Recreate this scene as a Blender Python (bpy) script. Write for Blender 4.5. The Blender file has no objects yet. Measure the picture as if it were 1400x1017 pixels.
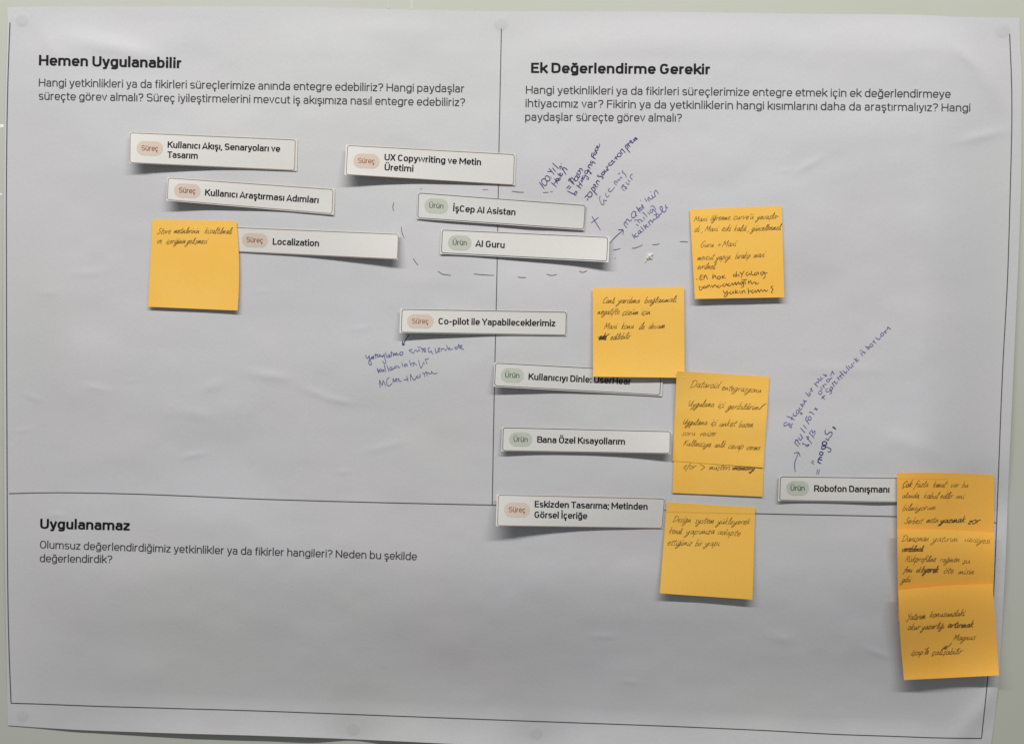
import bpy, math, random
import numpy as np

# ------------------------------------------------------------------ camera
scene = bpy.context.scene
FPX, PW, PH = 1120.0, 1400.0, 1017.0
CAM = np.array([0.03429, -0.68062, 0.03033])
ROT = np.array([[0.99931788, -0.02284253, 0.02901725],
                [0.02979399, 0.03443185, -0.99896285],
                [0.02181972, 0.99914597, 0.03508893]])
from mathutils import Matrix
cam_data = bpy.data.cameras.new("camera")
cam_data.sensor_width = 36.0
cam_data.lens = FPX / PW * 36.0
cam_data.clip_start = 0.01
cam_data.clip_end = 50.0
cam = bpy.data.objects.new("camera", cam_data)
scene.collection.objects.link(cam)
m4 = Matrix([list(ROT[0]) + [CAM[0]], list(ROT[1]) + [CAM[1]], list(ROT[2]) + [CAM[2]], [0, 0, 0, 1]])
cam.matrix_world = m4
scene.camera = cam

# ------------------------------------------------------------------ room light
world = bpy.data.worlds.new("World")
scene.world = world
world.use_nodes = True
bg = world.node_tree.nodes["Background"]
bg.inputs["Color"].default_value = (0.97, 0.985, 1.0, 1)
bg.inputs["Strength"].default_value = 0.16

def tube_light(name, x, y, z, sx, sy, power, col):
    l = bpy.data.lights.new(name, 'AREA')
    l.shape = 'RECTANGLE'
    l.size, l.size_y = sx, sy
    l.energy = power
    l.color = col
    o = bpy.data.objects.new(name, l)
    o.location = (x, y, z)
    d = Matrix.Translation((0, 0, 0))
    from mathutils import Vector
    o.rotation_euler = (Vector((x, 0, 0)) - Vector((x, y, z))).to_track_quat('-Z', 'Y').to_euler()
    scene.collection.objects.link(o)
    return o
tube_light("ceiling_tube_light", -0.25, -1.20, 1.62, 3.4, 0.06, 60.0, (1.0, 0.985, 0.96))

scene.view_settings.view_transform = 'Standard'
scene.view_settings.look = 'None'
scene.view_settings.exposure = 0.0
scene.view_settings.gamma = 1.0

# ------------------------------------------------------------------ helpers
def at(px, py, h=0.0):
    """points of the photograph -> points at height h (metres) in front of the board plane y=0"""
    px = np.asarray(px, float); py = np.asarray(py, float); h = np.asarray(h, float)
    dx = (px - PW / 2) / FPX; dy = -(py - PH / 2) / FPX
    d = [ROT[i, 0] * dx + ROT[i, 1] * dy - ROT[i, 2] for i in range(3)]
    t = (-h - CAM[1]) / d[1]
    return np.stack([CAM[0] + d[0] * t, -h + 0 * t, CAM[2] + d[2] * t], -1)

_rng = np.random.RandomState(7)
_TAB = _rng.rand(64, 64)
def vnoise(x, y):
    xi = np.floor(x).astype(int); yi = np.floor(y).astype(int)
    fx = x - xi; fy = y - yi
    fx = fx * fx * fx * (fx * (fx * 6 - 15) + 10); fy = fy * fy * fy * (fy * (fy * 6 - 15) + 10)
    a = _TAB[xi % 64, yi % 64]; b = _TAB[(xi + 1) % 64, yi % 64]
    c = _TAB[xi % 64, (yi + 1) % 64]; d = _TAB[(xi + 1) % 64, (yi + 1) % 64]
    return (a * (1 - fx) + b * fx) * (1 - fy) + (c * (1 - fx) + d * fx) * fy - 0.5

def sstep(a, b, x):
    t = np.clip((x - a) / (b - a), 0, 1)
    return t * t * (3 - 2 * t)

PUTTY = [(30, 28, 9), (685, 33, 9), (1371, 42, 10), (31, 977, 9), (483, 996, 9), (733, 1001, 9), (1362, 1030, 9), (1357, 690, 9)]
# small dents and creases: x, y, length, width, angle, height (mm)
DENTS = [(264, 622, 16, 4, -10, .30), (370, 514, 30, 7, 8, .50), (432, 537, 26, 5, 20, .35), (468, 645, 9, 3, 0, .25),
         (465, 548, 18, 4, 10, .3), (492, 449, 14, 3.5, -8, .22), (360, 398, 9, 3, 0, .2), (120, 373, 26, 5, -5, .2), (68, 400, 12, 5, 0, .2),
         (1340, 187, 34, 7, -12, .55), (1322, 79, 26, 8, 38, .6), (1345, 105, 40, 12, 60, .9), (1105, 226, 22, 5, -30, .35), (1075, 233, 8, 3, -10, .2),
         (78, 704, 12, 4, 5, .3), (32, 588, 10, 3, -15, .2), (45, 543, 12, 4, 20, .25), (130, 530, 16, 5, 10, .3), (290, 528, 16, 8, -20, .4), (270, 566, 22, 8, 10, .35),
         (1200, 892, 16, 4, 20, .35), (1068, 872, 18, 8, 10, .4), (825, 869, 18, 4, 0, .25), (860, 931, 14, 4, 5, .2),
         (1330, 985, 40, 16, -52, 1.6), (1352, 950, 26, 9, -70, .8), (524, 611, 26, 5, -14, .25), (180, 520, 8, 3, 0, .15),
         (1255, 610, 40, 12, 20, .4), (1150, 505, 60, 8, 2, .3), (1280, 330, 60, 20, 70, .5), (610, 385, 40, 10, 0, .25), (520, 40, 50, 14, 0, .3), (160, 66, 60, 12, 12, .8), (60, 50, 40, 10, 60, .5)]

def Hf(px, py):
    """height of the buckled poster above the board, metres"""
    px = np.asarray(px, float); py = np.asarray(py, float)
    px, py = np.broadcast_arrays(px, py)
    h = 2.6 + 4.2 * vnoise(px / 330 + 3.1, py / 190 + 5.7) + 2.3 * vnoise(px / 150 + 9, py / 105 + 2)
    h = h * (1 - 0.6 * sstep(700, 960, py)) + 0.60 * vnoise(px / 62 + 1, py / 44 + 7) + 0.17 * vnoise(px / 26 + 21, py / 20 + 17)
    # belly of the lower half: it leans back towards the board, then flares out at the free lower edge
    wx = 0.55 + 0.45 * sstep(150, 800, px)
    belly = 16 * (1 - sstep(770, 1000, py)) * sstep(-60, 760, py)
    h = h + belly * wx
    edge = 993 + (px - 10) * 0.0345
    fl = np.clip((py - (edge - 52)) / 52, 0, 1.3)
    h = h + 3.6 * fl ** 1.5 * sstep(25, 330, px)
    # held close to the board along the sides and the upper edge
    side = sstep(0, 110, px - 4) * sstep(0, 120, 1392 - (py * 0.035) - px)
    top = 0.35 + 0.65 * sstep(0, 60, py - 14)
    h = h * (0.22 + 0.78 * side) * top
    for (x, y, L, Wd, a, amp) in DENTS:
        ca, sa = math.cos(math.radians(a)), math.sin(math.radians(a))
        u = (px - x) * ca + (py - y) * sa; v = -(px - x) * sa + (py - y) * ca
        h = h + amp * np.exp(-(u / L) ** 2 - (v / Wd) ** 2)
    for (x, y, r) in PUTTY:
        d = np.hypot(px - x, py - y)
        k = np.exp(-(d / (r * 4.5)) ** 2)
        h = h * (1 - k) + 0.9 * k                       # the putty pulls the sheet in
        h = h + 0.2 * (1 - sstep(r * 0.72, r * 1.12, d))
    h = np.maximum(h, 0.35)
    return h * 0.001

def link(o):
    scene.collection.objects.link(o); return o

def mesh_obj(name, verts, faces, mat, parent=None, smooth=True):
    me = bpy.data.meshes.new(name)
    me.from_pydata([tuple(v) for v in verts], [], faces)
    if smooth:
        me.polygons.foreach_set("use_smooth", [True] * len(me.polygons))
    me.materials.append(mat)
    me.update()
    o = bpy.data.objects.new(name, me)
    link(o)
    if parent is not None:
        o.parent = parent
    return o

def slab(name, F, Bk, nx, ny, mat):
    """grid sheet with its own back and crisp cut edges; only the front and back are smooth-shaded"""
    n1 = nx + 1; N = len(F)
    a = (np.arange(ny)[:, None] * n1 + np.arange(nx)[None, :]).ravel()
    front = np.stack([a + n1, a + n1 + 1, a + 1, a], 1)
    back = front[:, ::-1] + N
    rim = np.concatenate([np.arange(n1), np.arange(1, ny + 1) * n1 + nx, ny * n1 + np.arange(nx - 1, -1, -1), np.arange(ny - 1, 0, -1) * n1])
    m = len(rim)
    V = np.concatenate([F, Bk, F[rim], Bk[rim]])
    i = np.arange(m); j = (i + 1) % m
    side = np.stack([2 * N + i, 2 * N + j, 2 * N + m + j, 2 * N + m + i], 1)
    o = mesh_obj(name, V.tolist(), np.concatenate([front, back, side]).tolist(), mat, smooth=False)
    fl = np.zeros(len(front) * 2 + m, bool); fl[:len(front) * 2] = True
    o.data.polygons.foreach_set("use_smooth", fl)
    o.data.update()
    return o

def tag(o, label, cat, group=None):
    o["label"] = label; o["category"] = cat
    if group: o["group"] = group
    return o

# ------------------------------------------------------------------ materials
def nodes(name):
    m = bpy.data.materials.new(name); m.use_nodes = True
    nt = m.node_tree
    return m, nt, nt.nodes["Principled BSDF"]

def paper_mat(name, col, col2, col3, rough=0.62, fibre=0.12, spec=0.35, tint_scale=9.0, grain=0.03):
    m, nt, b = nodes(name)
    tc = nt.nodes.new("ShaderNodeTexCoord")
    n1 = nt.nodes.new("ShaderNodeTexNoise"); n1.inputs["Scale"].default_value = tint_scale; n1.inputs["Detail"].default_value = 3
    n2 = nt.nodes.new("ShaderNodeTexNoise"); n2.inputs["Scale"].default_value = tint_scale * 0.6; n2.inputs["Detail"].default_value = 2
    off = nt.nodes.new("ShaderNodeMapping"); off.inputs["Location"].default_value = (3.3, 1.7, 5.1)
    nt.links.new(tc.outputs["Object"], n1.inputs["Vector"])
    nt.links.new(tc.outputs["Object"], off.inputs["Vector"]); nt.links.new(off.outputs["Vector"], n2.inputs["Vector"])
    r1 = nt.nodes.new("ShaderNodeValToRGB"); r1.color_ramp.elements[0].position = 0.38; r1.color_ramp.elements[1].position = 0.64
    r1.color_ramp.elements[0].color = (*col, 1); r1.color_ramp.elements[1].color = (*col2, 1)
    nt.links.new(n1.outputs["Fac"], r1.inputs["Fac"])
    mr = nt.nodes.new("ShaderNodeMapRange"); mr.inputs["From Min"].default_value = 0.5; mr.inputs["From Max"].default_value = 0.72
    nt.links.new(n2.outputs["Fac"], mr.inputs["Value"])
    mx = nt.nodes.new("ShaderNodeMixRGB"); mx.inputs["Color2"].default_value = (*col3, 1)
    nt.links.new(mr.outputs["Result"], mx.inputs["Fac"]); nt.links.new(r1.outputs["Color"], mx.inputs["Color1"])
    # fibre grain
    n3 = nt.nodes.new("ShaderNodeTexNoise"); n3.inputs["Scale"].default_value = 620; n3.inputs["Detail"].default_value = 4
    nt.links.new(tc.outputs["Object"], n3.inputs["Vector"])
    mg = nt.nodes.new("ShaderNodeMapRange"); mg.inputs["From Min"].default_value = 0.3; mg.inputs["From Max"].default_value = 0.7
    mg.inputs["To Min"].default_value = 1 - grain; mg.inputs["To Max"].default_value = 1 + grain
    nt.links.new(n3.outputs["Fac"], mg.inputs["Value"])
    mul = nt.nodes.new("ShaderNodeVectorMath"); mul.operation = 'SCALE'
    nt.links.new(mx.outputs["Color"], mul.inputs[0]); nt.links.new(mg.outputs["Result"], mul.inputs["Scale"])
    nt.links.new(mul.outputs["Vector"], b.inputs["Base Color"])
    bp = nt.nodes.new("ShaderNodeBump"); bp.inputs["Strength"].default_value = fibre; bp.inputs["Distance"].default_value = 0.0006
    n4 = nt.nodes.new("ShaderNodeTexNoise"); n4.inputs["Scale"].default_value = 300; n4.inputs["Detail"].default_value = 5
    nt.links.new(tc.outputs["Object"], n4.inputs["Vector"])
    nt.links.new(n4.outputs["Fac"], bp.inputs["Height"]); nt.links.new(bp.outputs["Normal"], b.inputs["Normal"])
    b.inputs["Roughness"].default_value = rough
    b.inputs["Specular IOR Level"].default_value = spec
    return m

def ink_mat(name, col, var=0.25, rough=0.7, scale=900):
    m, nt, b = nodes(name)
    tc = nt.nodes.new("ShaderNodeTexCoord")
    n = nt.nodes.new("ShaderNodeTexNoise"); n.inputs["Scale"].default_value = scale; n.inputs["Detail"].default_value = 2
    nt.links.new(tc.outputs["Object"], n.inputs["Vector"])
    r = nt.nodes.new("ShaderNodeValToRGB")
    r.color_ramp.elements[0].position = 0.3; r.color_ramp.elements[1].position = 0.75
    r.color_ramp.elements[0].color = (*[c * (1 - var) for c in col], 1)
    r.color_ramp.elements[1].color = (*[min(1, c * (1 + var) + 0.03 * var) for c in col], 1)
    nt.links.new(n.outputs["Fac"], r.inputs["Fac"]); nt.links.new(r.outputs["Color"], b.inputs["Base Color"])
    b.inputs["Roughness"].default_value = rough
    b.inputs["Specular IOR Level"].default_value = 0.2
    return m

def poster_material():
    m = paper_mat("poster_paper", (0.598, 0.600, 0.622), (0.612, 0.597, 0.613), (0.597, 0.606, 0.603), tint_scale=7.0, rough=0.6, grain=0.022)
    nt = m.node_tree; b = nt.nodes["Principled BSDF"]
    src = b.inputs["Base Color"].links[0].from_socket
    tc = [n for n in nt.nodes if n.type == 'TEX_COORD'][0]
    cur = src
    for (x, y, r) in PUTTY:                # grease ring where adhesive putty has soaked into the sheet
        c = at(x, y, 0.001)
        vm = nt.nodes.new("ShaderNodeVectorMath"); vm.operation = 'DISTANCE'
        vm.inputs[1].default_value = tuple(c)
        nt.links.new(tc.outputs["Object"], vm.inputs[0])
        rr = r * 0.00061
        mr = nt.nodes.new("ShaderNodeMapRange"); mr.interpolation_type = 'SMOOTHSTEP'
        mr.inputs["From Min"].default_value = rr * 0.85; mr.inputs["From Max"].default_value = rr * 1.15
        mr.inputs["To Min"].default_value = 0.935; mr.inputs["To Max"].default_value = 1.0
        nt.links.new(vm.outputs["Value"], mr.inputs["Value"])
        sc = nt.nodes.new("ShaderNodeVectorMath"); sc.operation = 'SCALE'
        nt.links.new(cur, sc.inputs[0]); nt.links.new(mr.outputs["Result"], sc.inputs["Scale"])
        cur = sc.outputs["Vector"]
    nt.links.new(cur, b.inputs["Base Color"])
    return m

M_POSTER = poster_material()
M_STRIP = paper_mat("strip_card", (0.70, 0.688, 0.655), (0.71, 0.694, 0.665), (0.69, 0.686, 0.655), tint_scale=30, rough=0.6, grain=0.02)
M_STRIP2 = paper_mat("strip_card_cool", (0.665, 0.66, 0.635), (0.675, 0.665, 0.645), (0.655, 0.655, 0.632), tint_scale=30, rough=0.6, grain=0.02)
M_NOTE = paper_mat("sticky_note_paper", (0.97, 0.558, 0.100), (0.97, 0.578, 0.118), (0.97, 0.535, 0.088), tint_scale=22, rough=0.6, grain=0.025, spec=0.25, fibre=0.05)
M_NOTE2 = paper_mat("sticky_note_paper_deep", (0.95, 0.49, 0.076), (0.95, 0.51, 0.09), (0.95, 0.47, 0.068), tint_scale=22, rough=0.6, grain=0.025, spec=0.25, fibre=0.05)
M_BLACK = ink_mat("printed_black", (0.007, 0.007, 0.009), 0.1)
M_GREY = ink_mat("printed_grey", (0.052, 0.052, 0.058), 0.1)
M_LINE = ink_mat("printed_line_ink", (0.072, 0.072, 0.08), 0.08, scale=200)
M_BORD_O = ink_mat("orange_border_ink", (0.30, 0.18, 0.13), 0.06, scale=300)
M_BORD_G = ink_mat("green_border_ink", (0.085, 0.095, 0.085), 0.06, scale=300)
M_PILL_O = ink_mat("orange_tag_ink", (0.64, 0.535, 0.445), 0.03)
M_PILL_G = ink_mat("green_tag_ink", (0.52, 0.545, 0.475), 0.03)
M_TXT_O = ink_mat("orange_tag_text", (0.27, 0.075, 0.03), 0.1)
M_TXT_G = ink_mat("green_tag_text", (0.035, 0.085, 0.035), 0.1)
M_BLUE = ink_mat("blue_pen_ink", (0.11, 0.112, 0.37), 0.45, 0.5)
M_BLUE_D = ink_mat("dark_blue_pen_ink", (0.035, 0.035, 0.20), 0.4, 0.5)
M_BLUE_L = ink_mat("pale_blue_pen_ink", (0.15, 0.15, 0.33), 0.3, 0.5)
M_PEN = ink_mat("dark_pen_ink", (0.17, 0.095, 0.03), 0.5, 0.5)
M_PEN_D = ink_mat("black_pen_ink", (0.085, 0.05, 0.02), 0.3, 0.5)
M_PEN_F = ink_mat("faint_pen_ink", (0.45, 0.24, 0.06), 0.2, 0.5)
M_PEN_K = ink_mat("thin_black_pen_ink", (0.15, 0.15, 0.16), 0.3, 0.5)

def board_material():
    m, nt, b = nodes("painted_board")
    tc = nt.nodes.new("ShaderNodeTexCoord")
    n = nt.nodes.new("ShaderNodeTexNoise"); n.inputs["Scale"].default_value = 5; n.inputs["Detail"].default_value = 3
    nt.links.new(tc.outputs["Object"], n.inputs["Vector"])
    r = nt.nodes.new("ShaderNodeValToRGB")
    r.color_ramp.elements[0].position = 0.35; r.color_ramp.elements[1].position = 0.68
    r.color_ramp.elements[0].color = (0.53, 0.552, 0.468, 1); r.color_ramp.elements[1].color = (0.552, 0.565, 0.52, 1)
    nt.links.new(n.outputs["Fac"], r.inputs["Fac"]); nt.links.new(r.outputs["Color"], b.inputs["Base Color"])
    n2 = nt.nodes.new("ShaderNodeTexNoise"); n2.inputs["Scale"].default_value = 160; n2.inputs["Detail"].default_value = 3
    nt.links.new(tc.outputs["Object"], n2.inputs["Vector"])
    bp = nt.nodes.new("ShaderNodeBump"); bp.inputs["Strength"].default_value = 0.05; bp.inputs["Distance"].default_value = 0.0008
    nt.links.new(n2.outputs["Fac"], bp.inputs["Height"]); nt.links.new(bp.outputs["Normal"], b.inputs["Normal"])
    b.inputs["Roughness"].default_value = 0.45
    return m
M_BOARD = board_material()

# ------------------------------------------------------------------ the board behind
bv = [(-1.6, 0, -1.1), (1.6, 0, -1.1), (1.6, 0, 1.1), (-1.6, 0, 1.1), (-1.6, .02, -1.1), (1.6, .02, -1.1), (1.6, .02, 1.1), (-1.6, .02, 1.1)]
board = mesh_obj("wall", bv, [(0, 1, 2, 3), (5, 4, 7, 6), (4, 5, 1, 0), (3, 2, 6, 7), (1, 5, 6, 2), (4, 0, 3, 7)], M_BOARD, smooth=False)
board["kind"] = "structure"

# ------------------------------------------------------------------ poster sheet
def interp(pts, t_axis, v):
    a = np.array(pts, float)
    # smooth interpolation along the axis
    ts = a[:, t_axis]; o = a[:, 1 - t_axis]
    dense = np.linspace(ts[0], ts[-1], 400)
    lin = np.interp(dense, ts, o)
    k = np.ones(15) / 15
    pad = np.concatenate([lin[0] - (lin[1:8] - lin[0])[::-1], lin, lin[-1] + (lin[-1] - lin[-8:-1])[::-1]])
    sm = np.convolve(pad, k, 'valid')
    return np.interp(v, dense, sm)

TOP = [(10, 10.5), (60, 9.8), (200, 9.5), (350, 10), (440, 11), (520, 13), (690, 16.5), (900, 16.3), (1050, 19), (1200, 20), (1260, 20.5), (1300, 23.5), (1394, 25.2)]
BOT = [(10.5, 991), (60, 994.5), (120, 998), (240, 1002), (350, 1005), (450, 1008.5), (550, 1013), (640, 1017.5), (900, 1026), (1352, 1038)]
LEFT = [(10, 10.5), (10.5, 42), (8.5, 90), (6, 180), (5, 300), (5, 500), (6, 700), (8, 850), (10.5, 991)]
RIGHT = [(1394, 25.2), (1394.5, 65), (1397, 95), (1396, 254), (1393, 340), (1385.5, 508), (1379, 650), (1376.5, 720), (1375, 762), (1366, 925), (1361, 970), (1355, 1017), (1352, 1038)]
NX, NY = 500, 370
ss = np.linspace(0, 1, NX + 1); tt = np.linspace(0, 1, NY + 1)
top_x = 10 + ss * (1394 - 10); top_y = interp(TOP, 0, top_x)
bot_x = 10.5 + ss * (1352 - 10.5); bot_y = interp(BOT, 0, bot_x)
lef_y = 10.5 + tt * (991 - 10.5); lef_x = interp(LEFT, 1, lef_y)
rig_y = 25.2 + tt * (1038 - 25.2); rig_x = interp(RIGHT, 1, rig_y)
S, T = np.meshgrid(ss, tt)
def coons(t0, b0, l0, r0):
    return ((1 - T) * t0[None, :] + T * b0[None, :] + (1 - S) * l0[:, None] + S * r0[:, None]
            - ((1 - S) * (1 - T) * t0[0] + S * (1 - T) * t0[-1] + (1 - S) * T * b0[0] + S * T * b0[-1]))
GX = coons(top_x, bot_x, lef_x, rig_x); GY = coons(top_y, bot_y, lef_y, rig_y)
GH = Hf(GX, GY)
fr = at(GX, GY, GH).reshape(-1, 3)
bk = fr + np.array([0, 0.00018, 0])
poster = slab("poster", fr, bk, NX, NY, M_POSTER)
tag(poster, "large buckled white poster with printed frame and blue pen notes on the grey-green wall", "poster")

# ------------------------------------------------------------------ pens: strokes become thin ribbons of ink lying on a sheet
class Ink:
    """collects ribbons given in photograph coordinates, on a surface height function"""
    def __init__(self, hfun, lift=0.00022):
        self.v = []; self.f = []; self.h = hfun; self.lift = lift; self.n = 0; self.k = 0
    def ribbon(self, pts, w, closed=False, cap=True):
        p = np.array(pts, float)
        if len(p) < 2: return
        keep = [0]
        for i in range(1, len(p)):
            if np.hypot(*(p[i] - p[keep[-1]])) > 0.02: keep.append(i)
        p = p[keep]
        if len(p) < 2: return
        w = np.full(len(p), w) if np.isscalar(w) else np.asarray(w)[keep] if len(w) == len(pts) else np.interp(np.linspace(0, 1, len(p)), np.linspace(0, 1, len(w)), w)
        if closed:
            prv = np.roll(p, 1, 0); nxt = np.roll(p, -1, 0)
        else:
            prv = np.vstack([2 * p[0] - p[1], p[:-1]]); nxt = np.vstack([p[1:], 2 * p[-1] - p[-2]])
        d1 = p - prv; d2 = nxt - p
        d1 /= np.maximum(np.hypot(*d1.T), 1e-9)[:, None]; d2 /= np.maximum(np.hypot(*d2.T), 1e-9)[:, None]
        t = d1 + d2; tl = np.hypot(*t.T); bad = tl < 0.35
        t[bad] = d2[bad]; tl = np.hypot(*t.T); t /= tl[:, None]
        nrm = np.stack([-t[:, 1], t[:, 0]], 1)
        cosx = np.abs(nrm[:, 0] * -d2[:, 1] + nrm[:, 1] * d2[:, 0]); cosx = np.maximum(cosx, 0.6)
        hw = (w / 2) / cosx
        L = p + nrm * hw[:, None]; R = p - nrm * hw[:, None]
        q = np.concatenate([L, R]); m = len(p)
        faces = []
        rng = m if closed else m - 1
        for i in range(rng):
            j = (i + 1) % m
            faces.append((i, j, m + j, m + i))
        if cap and not closed:
            c0 = p[0] - t[0] * w[0] * 0.38; c1 = p[-1] + t[-1] * w[-1] * 0.38
            a0 = nrm[0] * w[0] * 0.3; a1 = nrm[-1] * w[-1] * 0.3
            q = np.vstack([q, c0 + a0, c0 - a0, c1 + a1, c1 - a1])
            b = 2 * m
            faces.append((b, 0, m, b + 1)); faces.append((m - 1, b + 2, b + 3, 2 * m - 1))
        self.add(q, faces)
    def add(self, q, faces):
        lift = self.lift + (self.k % 9) * 4e-6; self.k += 1
        pt = at(q[:, 0], q[:, 1], self.h(q[:, 0], q[:, 1]) + lift)
        self.v.append(pt)
        for f in faces:
            # face the room (-y)
            a, b, c = pt[f[0]], pt[f[1]], pt[f[2]]
            ny = (b[2] - a[2]) * (c[0] - a[0]) - (b[0] - a[0]) * (c[2] - a[2])
            ff = tuple(self.n + i for i in f)
            self.f.append(ff if ny < 0 else ff[::-1])
        self.n += len(pt)
    def dot(self, x, y, r):
        a = np.linspace(0, 2 * np.pi, 9)[:-1]
        q = np.stack([x + r * np.cos(a), y + r * np.sin(a)], 1)
        self.add(q, [tuple(range(8))])
    def build(self, name, mat, parent):
        if not self.v: return None
        return mesh_obj(name, np.concatenate(self.v), self.f, mat, parent, smooth=False)

def catmull(pts, n=6):
    p = np.array(pts, float)
    if len(p) < 3: 
        return np.array([p[0] + (p[-1] - p[0]) * t for t in np.linspace(0, 1, n + 1)])
    P = np.vstack([2 * p[0] - p[1], p, 2 * p[-1] - p[-2]])
    out = []
    for i in range(1, len(P) - 2):
        for k in range(n):
            t = k / n
            out.append(0.5 * ((2 * P[i]) + (-P[i - 1] + P[i + 1]) * t + (2 * P[i - 1] - 5 * P[i] + 4 * P[i + 1] - P[i + 2]) * t * t
                              + (-P[i - 1] + 3 * P[i] - 3 * P[i + 1] + P[i + 2]) * t ** 3))
    out.append(P[-2])
    return np.array(out)

def dense(pts, step=6.0):
    p = np.array(pts, float); out = [p[0]]
    for a, b in zip(p[:-1], p[1:]):
        n = max(1, int(np.hypot(*(b - a)) / step))
        for k in range(1, n + 1): out.append(a + (b - a) * k / n)
    return np.array(out)

# ------------------------------------------------------------------ printed letters: rounded sans drawn as centre lines
XH, CH, AH, DH = 532.0, 700.0, 745.0, -175.0
HC = 0.80    # horizontal strokes are thinner than upright ones
def arc(cx, cy, rx, ry, a0, a1, n=10, e=0.80):
    o = []
    for t in np.linspace(math.radians(a0), math.radians(a1), n + 1):
        c, s = math.cos(t), math.sin(t)
        o.append((cx + rx * math.copysign(abs(c) ** e, c), cy + ry * math.copysign(abs(s) ** e, s)))
    return o

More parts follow.
